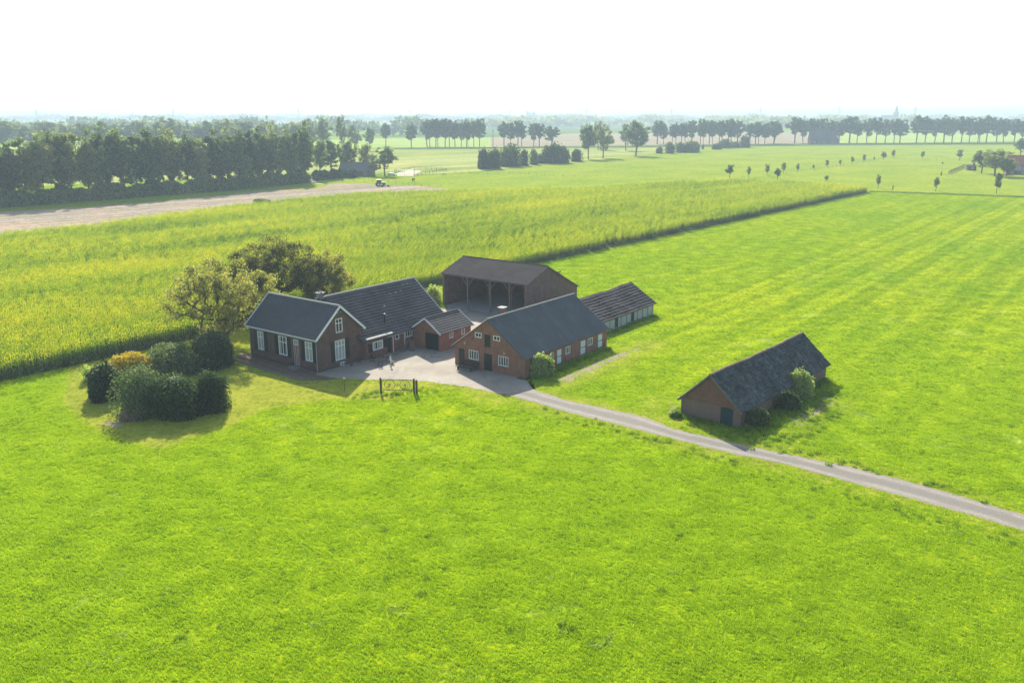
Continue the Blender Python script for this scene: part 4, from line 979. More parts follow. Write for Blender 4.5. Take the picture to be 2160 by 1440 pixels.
    roof_sheet('main_roof', (X1+ex2,Y0-.6,ze2-k2+.08), (X1+ex2,Y1+.3,ze2-k2+.08), (XR,Y0-2.6,zr2+.08), (XR,Y1+.3,zr2+.08), M['tile_main'], r, pitch=.34, row=.48, amp=.06, step=.1)
    roof_sheet('main_roof', (X0-ex2,Y0-.6,ze2-k2+.08), (X0-ex2,Y1+.3,ze2-k2+.08), (XR,Y0-2.6,zr2+.08), (XR,Y1+.3,zr2+.08), M['tile_main'], r, pitch=.34, row=.48, amp=.06, step=.1)
    ridge_row('ridge_tiles', (XR,Y0-2.4,zr2+.2), (XR,Y1+.3,zr2+.2), M['ridge'], r, .12)
    verge('bargeboard', [(X1+ex2+.05,Y1+.34,ze2-k2+.02),(XR,Y1+.34,zr2+.12),(X0-ex2-.05,Y1+.34,ze2-k2+.02)], M['white'], r, .06, .2)
    MB().box(X1+ex2, X1+ex2+.12, 11.2, 16.1, ze2-k2-.1, ze2-k2+.02).build('gutter', M['steel'], r)
    for y in (12.3, 15.0-.55): MB().tube((X1+.09,y,ze2-.35),(X1+.09,y,.05),.05,n=8).build('drainpipe', M['white'], r)
    # chimneys and flue
    c = MB().box(XR-.4, XR+.3, Y0-1.9, Y0-1.2, zr2-.6, zr2+.75).build('chimney', M['stone'], r)
    MB().box(XR-.55, XR+.45, Y0-2.05, Y0-1.05, zr2+.753, zr2+.83).build('chimney_cap', M['stone'], c)
    for i in (-1, 1): MB().tube((XR-.05+i*.2,Y0-1.55,zr2+.83),(XR-.05+i*.2,Y0-1.55,zr2+1.05),.1,.09,8).build('chimney_pot', M['ridge_dark'], c)
    zf = ze2+(X1-(X1-1.2))*sl2
    MB().tube((X1-1.2,12.2,zf-.1),(X1-1.2,12.2,zf+1.1),.09,n=8).tube((X1-1.2,12.2,zf+1.15),(X1-1.2,12.2,zf+1.3),.16,.12,8).build('flue_pipe', M['black'], r)
    MB().tube((XR+.9+.3,5.2,7.0),(XR+1.2,5.2,7.9),.07,n=8).build('flue_pipe', M['black'], r)
    for (fx, fy) in ((.5,21.0),(.5,20.2),(1.3,17.8),(1.3,18.8),(1.3,16.8),(2.6,14.2),(3.9,13.3)):   # glazed roof tiles
        x = XR+fx; z = zr2+.17-fx*sl2; m = MB(); n_ = Vector((sl2,0,1)).normalized(); d_ = Vector((1,0,-sl2)).normalized(); p = Vector((x,fy,z))
        m.beam(p, p+d_*.33, .2, .03); m.build('glass_tile', M['offwhite'], r)
    # flat roofed kitchen extension
    cuts = MB(); xe = X1+.15; e = MB().box(-24.2+o, xe, 7.256, 11.15, -.1, 2.62).build('extension_wall', M['brick_ext'], r); ew = Wall('+x', xe)
    window(r, ew, 8.55, 10.35, 1.0, 2.1, cuts, 2, None, True, .11, [(0,.3),(.62,1)]); shutter(r, ew, 7.75, 8.48, .85, 2.0); shutter(r, ew, 10.42, 11.1, 1.0, 2.15)
    cut(e, cuts)
    f = MB().box(-24.0+o, xe+.3, 7.3, 11.9, 2.62, 2.8).build('flat_roof', M['white'], r); MB().box(-23.9+o, xe+.2, 7.35, 11.8, 2.803, 2.83).build('roof_felt', M['cream'], f)
    # garage
    cuts = MB(); gx0, gx1, gy0, gy1 = -20.8+o, -15.95+o, 16.14, 22.4; gm = (gx0+gx1)/2; gz = 2.5; gr = 4.05
    w3 = MB().prism([(gx0,-.1),(gx1,-.1),(gx1,gz),(gm,gr),(gx0,gz)], gy0, gy1, axis='y').build('garage_wall', M['brick_stable'], r)
    gf = Wall('-y', gy0); gs = Wall('+x', gx1)
    door(r, gf, -18.6+o, -16.3+o, .03, 2.25, cuts, M['green_door'], 6, name='garage_door'); window(r, gs, 17.95, 18.7, 1.4, 2.3, cuts, 2, None, True, .08); window(r, gs, 20.4, 21.1, 1.4, 2.3, cuts, 2, None, True, .08)
    cut(w3, cuts)
    s3 = (gr-gz)/(gx1-gm); e3 = .28
    for sgn in (1, -1): roof_sheet('garage_roof', (gm+sgn*(gx1-gm+e3),gy0-.3,gz-e3*s3+.08), (gm+sgn*(gx1-gm+e3),gy1+.3,gz-e3*s3+.08), (gm,gy0-.3,gr+.08), (gm,gy1+.3,gr+.08), M['tile_main'], r, pitch=.34, row=.42, amp=.05, step=.09)
    ridge_row('ridge_tiles', (gm,gy0-.3,gr+.18), (gm,gy1+.3,gr+.18), M['ridge_dark'], r, .1)
    for y in (gy0-.34, gy1+.34): verge('bargeboard', [(gx1+e3+.05,y,gz-e3*s3+.02),(gm,y,gr+.12),(gx0-e3-.05,y,gz-e3*s3+.02)], M['white'], r, .05, .2)
build_house()

stable = thing('stable', 'red brick stable with grey corrugated roof and pale double-hinged doors', 'stable', FW(0,0), ROT)
def build_stable():
    r = stable; X0 = -10.7; XM = -5.45; L = 18.8; ze = 2.5; zr = 6.35; cuts = MB(); g = Wall('-y', 0); s = Wall('+x', 0)
    w = MB().prism([(X0,-.1),(0,-.1),(0,ze),(XM,zr),(X0,ze)], 0, L, axis='y').build('wall', M['brick_stable'], r)
    window(r, g, -8.45, -6.95, 1.05, 2.2, cuts, 4, None, True, .07); window(r, g, -3.9, -2.4, 1.0, 2.18, cuts, 4, None, True, .07)
    window(r, g, -7.45, -6.45, 3.93, 4.55, cuts, 2, None, False, .09); window(r, g, -4.65, -3.62, 3.95, 4.55, cuts, 2, None, False, .09)
    door(r, g, -10.08, -9.15, .02, 2.17, cuts, M['green_door'], 4); door(r, g, -6.1, -4.85, .02, 2.12, cuts, M['green_door'], 5); door(r, g, -6.02, -5.08, 2.95, 4.5, cuts, M['green_door'], 4, name='loft_hatch', handle=False)
    for (a, b) in ((5.3,5.98),(8.7,9.8),(13.95,15.15)): window(r, s, a, b, 1.0, 1.95, cuts, 3 if b-a > .8 else 2, None, True, .07)
    for (a, b) in ((6.85,7.85),(12.25,13.45),(16.55,17.65)): door(r, s, a, b, .05, 1.98, cuts, M['grey_door'], 1, hinge=True, split=True)
    s.box(cuts, 18.15, 18.4, -.15, .2, .1, 1.1)
    cut(w, cuts); sl = (zr-ze)/5.35; ex = .3
    sa = (zr-ze)/(XM-X0)
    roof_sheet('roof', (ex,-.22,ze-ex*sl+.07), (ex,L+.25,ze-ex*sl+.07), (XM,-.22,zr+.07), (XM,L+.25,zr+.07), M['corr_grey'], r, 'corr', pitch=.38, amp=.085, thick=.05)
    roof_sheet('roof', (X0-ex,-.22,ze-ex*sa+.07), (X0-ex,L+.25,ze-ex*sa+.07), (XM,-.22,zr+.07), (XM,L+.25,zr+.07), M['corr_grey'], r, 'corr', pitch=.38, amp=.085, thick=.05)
    ridge_row('ridge_capping', (XM,-.22,zr+.13), (XM,L+.25,zr+.13), M['ridge'], r, .1, .27)
    verge('verge_trim', [(ex,-.24,ze-ex*sl),(XM,-.24,zr),(X0-ex,-.24,ze-ex*sa)], M['ridge_dark'], r, .03, .12)
    c = MB().box(-7.35,-6.75,4.6,5.3,4.6,6.75).build('chimney', M['brick_stable'], r)
    MB().box(-7.5,-6.6,4.45,5.45,6.753,6.84).box(-7.15,-6.95,4.85,5.05,6.84,6.9).build('chimney_cap', M['ridge'], c)
    for (a, z) in ((-9.0,2.95),(-2.95,2.6)):
        m = MB(); g.box(m, a-.08, a+.08, .0, .16, z-.12, z+.14); m.build('wall_lamp', M['straw'], r)
    for (a, z) in ((-2.7,3.6),(-7.9,3.6)):
        m = MB(); g.box(m, a-.03, a+.03, 0, .03, z-.2, z+.2); m.build('wall_anchor', M['iron'], r)
    MB().tube((.12,8.55,0),(.12,8.55,.75),.04,n=6).build('standpipe', M['iron'], r)
    MB().box(.05,.11,.35,.42,0,1.5).build('wall_post', M['wood'], r)
    MB().box(-.6,-.003,-.015,-.003,0,.0).build('trim', M['stone'], r) if False else None
build_stable()

barn = thing('open_barn', 'high brick barn with open front on posts and brown grey corrugated roof', 'barn', FW(-18.0,25.3), ROT)
def build_barn():
    r = barn; A0 = -16.7; Y1 = 14.3; yr = 5.5; zf, zr, zb = 5.35, 7.3, 2.9
    w = MB().prism([(0,-.1),(Y1,-.1),(Y1,zb),(yr,zr),(0,zf)], A0, 0, axis='x').build('wall', M['brick_barn'], r)
    c = MB(); c.prism([(-.5,.02),(Y1-.3,.02),(Y1-.3,zb-.05),(yr,zr-.15),(-.5,zf+.1)], A0+.38, -.35, axis='x'); cut(w, c)
    roof_sheet('roof', (A0-.25,-.3,zf-.05), (.25,-.3,zf-.05), (A0-.25,yr,zr+.07), (.25,yr,zr+.07), M['corr_brown'], r, 'corr', pitch=.38, amp=.08, thick=.05)
    roof_sheet('roof', (A0-.25,Y1+.35,zb-.1), (.25,Y1+.35,zb-.1), (A0-.25,yr,zr+.07), (.25,yr,zr+.07), M['corr_brown'], r, 'corr', pitch=.38, amp=.08, thick=.05)
    ridge_row('ridge_capping', (A0-.25,yr,zr+.11), (.25,yr,zr+.11), M['corr_brown'], r, .09, .5)
    verge('verge_trim', [(.27,-.3,zf-.12),(.27,yr,zr+.02),(.27,Y1+.35,zb-.16)], M['ridge_dark'], r, .03, .14)
    MB().beam((A0+.38,.12,zf-.18), (-.35,.12,zf-.18), .14, .22).build('beam', M['wood'], r)
    for x in (-11.5, -6.95, -3.2):
        p = MB().beam((x,.12,.0), (x,.12,zf-.3), .2, .2).build('post', M['wood'], r)
        for sg in (1, -1): MB().beam((x+sg*.1,.12,zf-1.5), (x+sg*1.1,.12,zf-.32), .1, .1).build('brace', M['wood'], p)
    for x in (-11.5, -6.7, -3.0): MB().beam((x,5.5,.0), (x,5.5,zr-.2), .2, .2).beam((x,.2,zf-.3),(x,Y1-.3,zf-.3),.1,.2).build('inner_post', M['wood'], r)
    MB().box(A0+.4, -.36, .0, Y1-.32, .03, .045).build('floor', M['concrete'], r)
build_barn()

shed = thing('long_shed', 'low shed with pale concrete panel walls and sagging old sheet roof', 'shed', FW(-4.1,19.6), ROT)
def build_shed():
    r = shed; X0 = -8.9; XM = -4.35; L = 20.3; ze = 1.9; zr = 4.55; cuts = MB(); s = Wall('+x', 0)
    w = sag_walls(MB(), [(X0,-.1),(0,-.1),(0,ze),(XM,zr),(X0,ze)], L, .22).build('wall', M['concrete'], r)
    for (a, b) in ((8.4,9.4),(13.2,14.2)): door(r, s, a, b, .15, 1.65, cuts, M['green_door'], 3)
    cut(w, cuts)
    y = 0.5
    while y < L:
        if not (8.3 < y < 9.5 or 13.1 < y < 14.3): m = MB(); s.box(m, y-.05, y+.05, 0, .05, -.05, 1.85); m.build('panel_post', M['stone'], r)
        y += 1.62
    for z in (.5,.9,1.3): m = MB(); s.box(m, 0.02, L-.02, 0.0, .012, z-.012, z+.012); m.build('panel_joint', M['stone'], r)
    sl = (zr-ze)/4.35; ex = .35
    for sg, xe in ((1, ex), (-1, X0-ex)): roof_sheet('roof', (xe,-.3,ze-ex*sl+.07), (xe,L+.3,ze-ex*sl+.07), (XM,-.3,zr+.05), (XM,L+.3,zr+.05), M['slab'], r, 'tile', pitch=1.05, row=.55, amp=.012, step=.075, sag=.22, rough=.02, ns=4)
    verge('verge_trim', [(ex,L+.33,ze-ex*sl),(XM,L+.33,zr),(X0-ex,L+.33,ze-ex*sl)], M['ridge_dark'], r, .05, .16)
build_shed()

A2 = R(40.47)
lone = thing('lone_barn', 'narrow old brick barn alone by the track with mossy dark pantile roof', 'barn', (22.35,81.86,0), -A2)
def build_lone():
    r = lone; X0 = -6.35; XM = -3.25; L = 22.4; ze = 1.95; zr = 4.85; cuts = MB(); g = Wall('-y', 0); s = Wall('+x', 0)
    w = sag_walls(MB(), [(X0,-.1),(0,-.1),(0,ze),(XM,zr),(X0,ze)], L, .12).build('wall', M['brick_old'], r)
    door(r, g, -1.98, -.6, -.02, 1.85, cuts, M['blue_door'], 7); s.box(cuts, .7, .95, -.15, .2, .1, 1.2); cut(w, cuts)
    MB().box(X0-.05, X0+.05, -.07, -.003, 0, ze-.05).build('corner_board', M['wood'], r)
    sl = (zr-ze)/3.25; ex = .38
    sb = (zr-ze)/(XM-X0)
    roof_sheet('roof', (ex,-.25,ze-ex*sl+.06), (ex,L+.4,ze-ex*sl+.06), (XM,-.25,zr+.06), (XM,L+.4,zr+.06), M['tile_old'], r, 'tile', pitch=.36, row=.42, amp=.07, step=.07, sag=.12, rough=.03)
    roof_sheet('roof', (X0-ex,-.25,ze-ex*sb+.06), (X0-ex,L+.4,ze-ex*sb+.06), (XM,-.25,zr+.06), (XM,L+.4,zr+.06), M['tile_old'], r, 'tile', pitch=.36, row=.42, amp=.07, step=.07, sag=.12, rough=.03)
    ridge_row('ridge_tiles', (XM,-.25,zr+.15), (XM,L+.4,zr+.15), M['ridge_red'], r, .12, .38, sag=.12, jag=.035)
    verge('verge_board', [(ex,-.28,ze-ex*sl+.03),(XM,-.28,zr+.07),(X0-ex,-.28,ze-ex*sb+.03)], M['wood'], r, .05, .14)
    for x in (-3.6,-2.9): pass
build_lone()

# ------------------------------------------------------------------ yard furniture
def wheel_gate():
    p0 = G(803.5,829); p1 = G(874,831); L = math.hypot(p1[0]-p0[0], p1[1]-p0[1]); rot = math.atan2(p1[1]-p0[1], p1[0]-p0[0])
    r = thing('ornamental_gate', 'rusty iron garden gate with two wagon wheels between timber posts', 'gate', p0, rot); Hh = 1.75
    for x in (0, L): MB().beam((x,0,0),(x,0,Hh),.17,.17).beam((x,0,Hh),(x,0,Hh+.04),.2,.2).build('post', M['wood_dark'], r)
    MB().beam((L+.25,.1,0),(L+.25,.1,Hh-.15),.2,.2).build('post', M['wood_dark'], r)
    f = MB().tube((.1,0,1.62),(L-.1,0,1.62),.035).tube((.1,0,.42),(L-.1,0,.42),.035).tube((.12,0,.42),(.12,0,1.62),.02).tube((L-.12,0,.42),(L-.12,0,1.62),.02)
    for (x, sg) in ((.12,1),(L-.12,-1)):
        f.tube((x,0,1.3),(x+sg*.32,0,1.62),.02).tube((x,0,.74),(x+sg*.32,0,.42),.02)
    f.build('frame', M['iron'], r)
    for cx in (L*.27, L*.73):
        w = MB().ring((cx,0,1.02),.58,.028,(1,0,0),(0,0,1)).build('wheel', M['iron'], r)
        MB().tube((cx,-.05,1.02),(cx,.05,1.02),.09,n=10).build('hub', M['iron'], w)
        sp = MB()
        for i in range(10): a = i*math.pi/5+.2; sp.tube((cx,0,1.02),(cx+.57*math.cos(a),0,1.02+.57*math.sin(a)),.013,n=4)
        sp.build('spokes', M['iron'], w)
    c = MB().ring((L/2,0,1.02),.2,.018,(1,0,0),(0,0,1),12)
    for i in range(5): a = i*2*math.pi/5+.3; c.tube((L/2,0,1.02),(L/2+.2*math.cos(a),0,1.02+.2*math.sin(a)),.02,n=4)
    c.build('centre_star', M['iron'], r)
wheel_gate()
def chair(label, loc, rot, mat, arms=True, h=.45, back=.95):
    r = thing('garden_chair', label, 'chair', loc, rot, 'garden chairs in the yard')
    MB().box(-.26,.26,-.25,.25,h-.04,h).build('seat', mat, r); b = MB()
    for i in range(6): b.box(-.25+i*.085,-.21+i*.085,.25,.28,h,back)
    b.box(-.27,.27,.245,.29,back,back+.05).build('backrest', mat, r)
    for x in (-.24,.24):
        for y in (-.22,.25): MB().beam((x,y,0),(x,y,h-.04),.04,.04).build('leg', mat, r)
        if arms: MB().beam((x,-.22,h+.22),(x,.26,h+.22),.05,.03).beam((x,-.22,h),(x,-.22,h+.22),.03,.03).build('armrest', mat, r)
    return r
tb = G(803,764); t = thing('garden_table', 'round grey garden table below the kitchen window', 'table', tb)
MB().tube((0,0,.72),(0,0,.75),.62,n=20).build('tabletop', M['wood_dark'], t)
for a in (.7,2.3,3.9,5.5): MB().tube((.42*math.cos(a),.42*math.sin(a),0),(.36*math.cos(a),.36*math.sin(a),.72),.025).build('leg', M['iron'], t)
chair('dark garden chair on the camera side of the round table', G(802,771), math.pi+.1, M['wood_dark'])
chair('dark garden chair left of the round table, against the wall', G(788,762), 1.2, M['wood_dark'])
chair('dark garden chair right of the round table', G(818,762), -1.3, M['wood_dark'])
def lounger(label, loc, rot):
    r = thing('deck_chair', label, 'deck chair', loc, rot, 'folding chairs by the low wall'); m = M['wood']
    MB().box(-.3,.3,-.35,.25,.38,.42).build('seat', m, r); b = MB()
    for i in range(7): z = .42+i*.12; y = .25+i*.045; b.box(-.28,.28,y,y+.025,z,z+.08)
    b.build('backrest', m, r)
    for x in (-.29,.29):
        MB().beam((x,-.35,0),(x,.5,1.25),.045,.045).beam((x,.35,0),(x,-.3,.42),.045,.045).build('side_frame', m, r)
    MB().beam((-.29,-.33,.08),(.29,-.33,.08),.03,.03).beam((-.29,.34,.06),(.29,.34,.06),.03,.03).build('crossbar', m, r)
lounger('wooden folding chair facing the yard beside the white drainpipe', G(870,739), .15); lounger('folding chair turned sideways left of the other one', G(850,740), -1.1)
def planter(label, loc, s, mat, seed):
    r = thing('plant_pot', label, 'plant pot', loc, 0, 'plant pots along the house walls')
    MB().tube((0,0,0),(0,0,.3*s),.16*s,.22*s,12).build('pot', M['ridge_red'] if seed%2 else M['stone'], r)
    o = put('plant', shrub_mesh('plant', seed, .28*s, .28*s, .4*s, 160, .12*s), mat, r); o.location = (0,0,.26*s)
planter('low pot plant at the foot of the front wing gable', G(757,768), 1.0, M['leaf_green'], 201); planter('pot plant beside the front door step', G(621,773), .9, M['leaf_dark'], 202)
planter('pot with pale flowers at the end of the table group', G(828,768), .8, M['leaf_white'], 203); planter('large pot plant under the small square window', G(838,735), 1.2, M['leaf_green'], 204)
planter('small pot plant left of the big gable window', G(742,774), .7, M['leaf_green'], 205)
l = thing('garden_lamp', 'thin garden lamp post with pale head on the shaded lawn', 'lamp', G(727,823)); MB().tube((0,0,0),(0,0,1.35),.035).build('post', M['wood_dark'], l); MB().tube((0,0,1.35),(0,0,1.5),.1,.13,10).build('lamp_head', M['offwhite'], l)
l = thing('bicycle_stand', 'white rotary clothes airer folded beside the garden table', 'airer', G(824,772)); MB().tube((0,0,0),(0,0,1.5),.02).build('pole', M['white'], l); MB().ball((0,0,.95),.14,.14,.3).build('folded_cover', M['offwhite'], l); l.name = 'clothes_airer'
c = thing('stone_cat_ornament', 'small white stone ornament at the edge of the sunlit yard', 'ornament', G(825,768)); c.name = 'garden_ornament'; MB().ball((0,0,.14),.12,.18,.14).build('body', M['offwhite'], c); MB().ball((0,-.17,.27),.075,.08,.08).build('top_stone', M['offwhite'], c)
def bench():
    r = thing('garden_bench', 'weathered dark wooden bench against the stable gable', 'bench', FW(-7.9,-.62), ROT)
    for i in range(4): pass
    b = MB()
    for i in range(4): b.box(-1.3,1.3,-.42+i*.17,-.29+i*.17,.42,.46)
    b.build('seat', M['wood_dark'], r); b = MB()
    for i in range(3): b.box(-1.3,1.3,.3+.02*i,.34+.02*i,.55+i*.14,.64+i*.14)
    b.build('backrest', M['wood_dark'], r)
    for x in (-1.15,1.15): MB().beam((x,-.4,0),(x,-.34,.42),.07,.07).beam((x,.36,0),(x,.38,.95),.07,.07).beam((x,-.4,.38),(x,.34,.38),.06,.06).build('leg_frame', M['wood_dark'], r)
    MB().box(-1.3,1.3,-1.15,-.75,.38,.42).beam((-1.0,-.95,0),(-1.0,-.95,.38),.06,.3).beam((1.0,-.95,0),(1.0,-.95,.38),.06,.3).build('footboard', M['wood_dark'], r)
bench()
m = thing('drain_cover', 'dark drain cover set in the yard paving before the garage', 'drain cover', G(917,752)); MB().box(-.5,.5,-.35,.35,.014,.03).build('frame', M['iron'], m); MB().box(-.42,.42,-.27,.27,.03,.035).build('lid', M['steel'], m)
# small edging stones along the terrace: countable only as a row, one low kerb
e = GP((488,757),(540,775),(590,790),(640,803)); m = MB()
for i in range(3): m.beam((e[i][0],e[i][1],.09),(e[i+1][0],e[i+1][1],.09),.12,.2)
tag(m.build('terrace_kerb', M['stone']), 'low dark stone edging along the brick terrace before the house', 'kerb')

# ------------------------------------------------------------------ far objects
def fence_line(name, label, uv, h, n, rails, mat, r=.06, wire=False):
    pts = GP(*uv); t = thing(name, label, 'fence', pts[0]); o = pts[0]; P = []
    L = [math.hypot(pts[i+1][0]-pts[i][0], pts[i+1][1]-pts[i][1]) for i in range(len(pts)-1)]; T = sum(L)
    for k in range(n+1):
        d = T*k/n; i = 0
        while i < len(L)-1 and d > L[i]: d -= L[i]; i += 1
        f = min(d/L[i], 1); P.append((pts[i][0]*(1-f)+pts[i+1][0]*f-o[0], pts[i][1]*(1-f)+pts[i+1][1]*f-o[1]))
    for p in P: MB().beam((p[0],p[1],0),(p[0],p[1],h),r*2,r*2).build('post', mat, t)
    for z in rails:
        m = MB()
        for i in range(len(P)-1):
            (m.tube if wire else m.beam)((P[i][0],P[i][1],z),(P[i+1][0],P[i+1][1],z), *( (.012,.012,4) if wire else (.05,.13)))
        m.build('wire' if wire else 'rail', mat, t)
fence_line('paddock_fence', 'post and rail fence along the back of the sandy paddock', ((836,364),(870,357),(905,358),(942,360)), 1.5, 14, (.6,1.3), M['wood_dark'], .08)
fence_line('paddock_fence', 'post and rail fence along the near right side of the paddock', ((873,372),(905,367),(942,361)), 1.5, 9, (.6,1.3), M['wood_dark'], .08)
fence_line('wire_fence', 'thin wire fence between the horse meadow and the stubble strip', ((700,386),(770,383),(830,387),(900,395),(930,394)), 1.2, 13, (.6,1.1), M['wood'], .06, True)
fence_line('wire_fence', 'thin wire fence running right from the paddock to the bushes', ((942,363),(1010,367),(1100,368),(1180,373),(1260,373)), 1.2, 16, (.6,1.1), M['wood'], .06, True)
fence_line('wire_fence', 'wire fence across the meadow through the young willows', ((1610,374),(1720,358),(1820,343),(1870,334),(1960,338),(2080,342)), 1.2, 40, (.6,1.1), M['wood'], .05, True)
fence_line('plank_fence', 'dark plank fence leading to the small hut by the red roofed house', ((2001,367),(2035,352)), 1.8, 6, (.3,.55,.8,1.05,1.3,1.55), M['wood_dark'], .1)
tag(sheet('ditch', GP((1832,405),(2160,417),(2700,437),(2700,434),(2160,414),(1834,403)), M['verge'], .05, jitter=.4, step=4), None)
tag(MB().beam(G(1883,401), (G(1883,401)[0],G(1883,401)[1],1.9), .3, .3).beam((G(1883,401)[0],G(1883,401)[1],1.9),(G(1883,401)[0],G(1883,401)[1],1.96),.36,.36).build('fence_post', M['wood_dark']), 'single thick dark post by the ditch right of the maize corner', 'post')
p = G(1985,371); t = thing('owl_box', 'tall thin pole with a dark base and small box on top in the meadow', 'nest box', p); hh = px_height(1985,371,343)
MB().tube((0,0,0),(0,0,hh-.5),.08).build('pole', M['steel'], t); MB().box(-.3,.3,-.3,.3,hh-.5,hh-.1).prism([(-.4,hh-.1),(.4,hh-.1),(0,hh+.15)],-.4,.4).build('box', M['wood_dark'], t); MB().beam((0,0,0),(0,0,1.9),.45,.45).build('base', M['wood_dark'], t)
p = G(1040,310); t = thing('pylon_pole', 'tall dark wooden utility pole in the gap of the avenue', 'pole', p); hh = px_height(1040,310,274); t.name = 'utility_pole'
MB().tube((0,0,0),(0,0,hh),.35,.22,8).build('pole', M['wood_dark'], t); MB().beam((-1.5,0,hh-.8),(1.5,0,hh-.8),.2,.2).build('crossarm', M['wood_dark'], t)

def simple_house(name, label, u, v, wpx, dm, ze, zr, rotz, wall, roof, cat='house', wins=3):
    g = G(u, v); L = wpx*pxm(u, v); r = thing(name, label, cat, g, rotz); c = MB(); w = MB().prism([(0,-.1),(dm,-.1),(dm,ze),(dm/2,zr),(0,ze)], -L/2, L/2, axis='x').build('wall', wall, r)
    F_ = Wall('-y', 0)
    for i in range(wins): a = -L/2+L*(i+.5)/wins; window(r, F_, a-.7, a+.7, ze*.3, ze*.75, c, 2, None, False, .12)
    door(r, F_, L*.5/wins-L/2+1.2, L*.5/wins-L/2+2.3, .0, ze*.8, c, M['green_door'], 2); cut(w, c)
    sl = (zr-ze)/(dm/2)
    for s0, s1 in ((-.5, dm/2), (dm+.5, dm/2)): roof_sheet('roof', (-L/2-.4,s0,ze-.5*sl+.1), (L/2+.4,s0,ze-.5*sl+.1), (-L/2-.4,s1,zr+.1), (L/2+.4,s1,zr+.1), roof, r, 'corr', pitch=1.0, amp=.05, thick=.15)
    ch = MB().box(L*.2,L*.2+.8,dm/2-.4,dm/2+.4,zr-.3,zr+1.0).build('chimney', wall, r)
    return r
simple_house('thatched_farmstead', 'low grey thatched farmstead half hidden among the trees', 748, 372, 66, 10, 3.0, 6.8, -.1, M['brick_barn'], M['thatch'])
simple_house('red_roofed_house', 'house with orange red tiled roof at the right edge of the picture', 2160, 360, 60, 9, 3.4, 8.2, -.25, M['brick_ext'], M['redroof'])
simple_house('grey_barn', 'low dark barn before the red roofed house at the right edge', 2146, 369, 42, 8, 2.3, 4.2, -.3, M['brick_ext'], M['tile_main'], 'barn', 2)
simple_house('avenue_farm', 'dark farm building standing under the avenue trees', 1737, 304, 52, 14, 4.0, 14.0, -.1, M['brick_barn'], M['tile_main'], 'barn')
simple_house('avenue_cottage', 'lower wing right of the dark farm under the avenue trees', 1757, 303, 22, 10, 3.0, 7.0, -.1, M['brick_barn'], M['tile_main'], 'barn', 1)
simple_house('garden_hut', 'small dark flat hut at the end of the plank fence', 2050, 360, 15, 3, 2.6, 3.2, -.1, M['wood_dark'], M['tile_main'], 'hut', 1)
oak(0, 2098, 372, 313, 62, 'big dark round tree before the red roofed house', mat=M['leaf_green']); oak(2, 2070, 366, 318, 46, 'yellowish tree left of the big dark one by the red roofed house', mat=M['leaf_walnut'])
oak(1, 2152, 330, 292, 30, 'dark tree behind the red roofed house at the right edge'); oak(3, 2122, 372, 334, 40, 'low dark tree between the big round one and the barn', mat=M['leaf_green'])

def horse(label, loc, rot, mat, blanket=None):
    r = thing('horse', label, 'horse', loc, rot); bm_ = bpy.data.meshes.new('body'); v = []; e = []; rad = []
    def add(p, r_, par=None):
        v.append(p); rad.append(r_)
        if par is not None: e.append((par, len(v)-1))
        return len(v)-1
    hip = add((-.65,0,1.25),.3); b = add((-.1,0,1.18),.31,hip); sh = add((.5,0,1.22),.3,b); nk = add((.85,0,1.05),.19,sh); n2 = add((1.15,0,.65),.13,nk); hd = add((1.2,0,.35),.13,n2); mz = add((1.3,0,.08),.08,hd)
    add((1.12,.07,.72),.03,n2); add((1.12,-.07,.72),.03,n2)
    for y in (-.17,.17):
        a = add((.52,y,.85),.12,sh); k = add((.55,y,.48),.06,a); f = add((.55,y,.1),.045,k); add((.6,y,.02),.06,f)
        a = add((-.7,y,.9),.16,hip); k = add((-.85,y,.52),.065,a); f = add((-.75,y,.1),.045,k); add((-.7,y,.02),.06,f)
    t = add((-.95,0,1.1),.06,hip); add((-1.02,0,.6),.05,t)
    bm_.from_pydata(v, e, []); o = put('body', bm_, mat, r); md = o.modifiers.new('skin', 'SKIN')
    for i, sv in enumerate(bm_.skin_vertices[0].data if bm_.skin_vertices else []): sv.radius = (rad[i], rad[i])
    if not bm_.skin_vertices:
        bpy.context.view_layer.update()
    o.modifiers.new('sub', 'SUBSURF').levels = 1; o.modifiers['sub'].render_levels = 1
    bpy.context.view_layer.objects.active = o
    if bm_.skin_vertices:
        for i, sv in enumerate(bm_.skin_vertices[0].data): sv.radius = (rad[i], rad[i])
        bm_.skin_vertices[0].data[0].use_root = True
        bpy.context.view_layer.update(); dg = bpy.context.evaluated_depsgraph_get(); me2 = bpy.data.meshes.new_from_object(o.evaluated_get(dg)); o.modifiers.clear(); o.data = me2
        if not me2.materials: me2.materials.append(mat)
    else:                                        # fall back to tubes with balls at the joints, merged in one mesh
        o.modifiers.clear(); m = MB()
        for (i, j) in e: m.tube(v[i], v[j], rad[i], rad[j], 8)
        for p_, r_ in zip(v, rad): m.ball(p_, r_, r_, r_, 8, 6)
        o.data = m.mesh('body', smooth=True); o.data.materials.append(mat)
    if blanket: MB().prism([(-.33,.95),(-.34,1.2),(-.22,1.52),(.22,1.52),(.34,1.2),(.33,.95),(.3,1.2),(-.3,1.2)],-.1,.1) and None
    if blanket:
        m = MB(); xs = [-.95,-.4,.2,.65]
        for i in range(3):
            for k in range(8):
                a0 = -.5+k*(math.pi+1.0)/8; a1 = -.5+(k+1)*(math.pi+1.0)/8
                P = lambda x, a: (x, .37*math.cos(a), 1.2+.37*math.sin(a)); m.quad(P(xs[i],a0), P(xs[i+1],a0), P(xs[i+1],a1), P(xs[i],a1))
        m.build('blanket', blanket, r)
    return r
horse('dark horse grazing in a green blanket in the small meadow', G(872,383), 2.2, M['horse'], M['blanket'])
horse('pale horse grazing beside the far end of the paddock fence', G(936,371), .4, M['sand'])

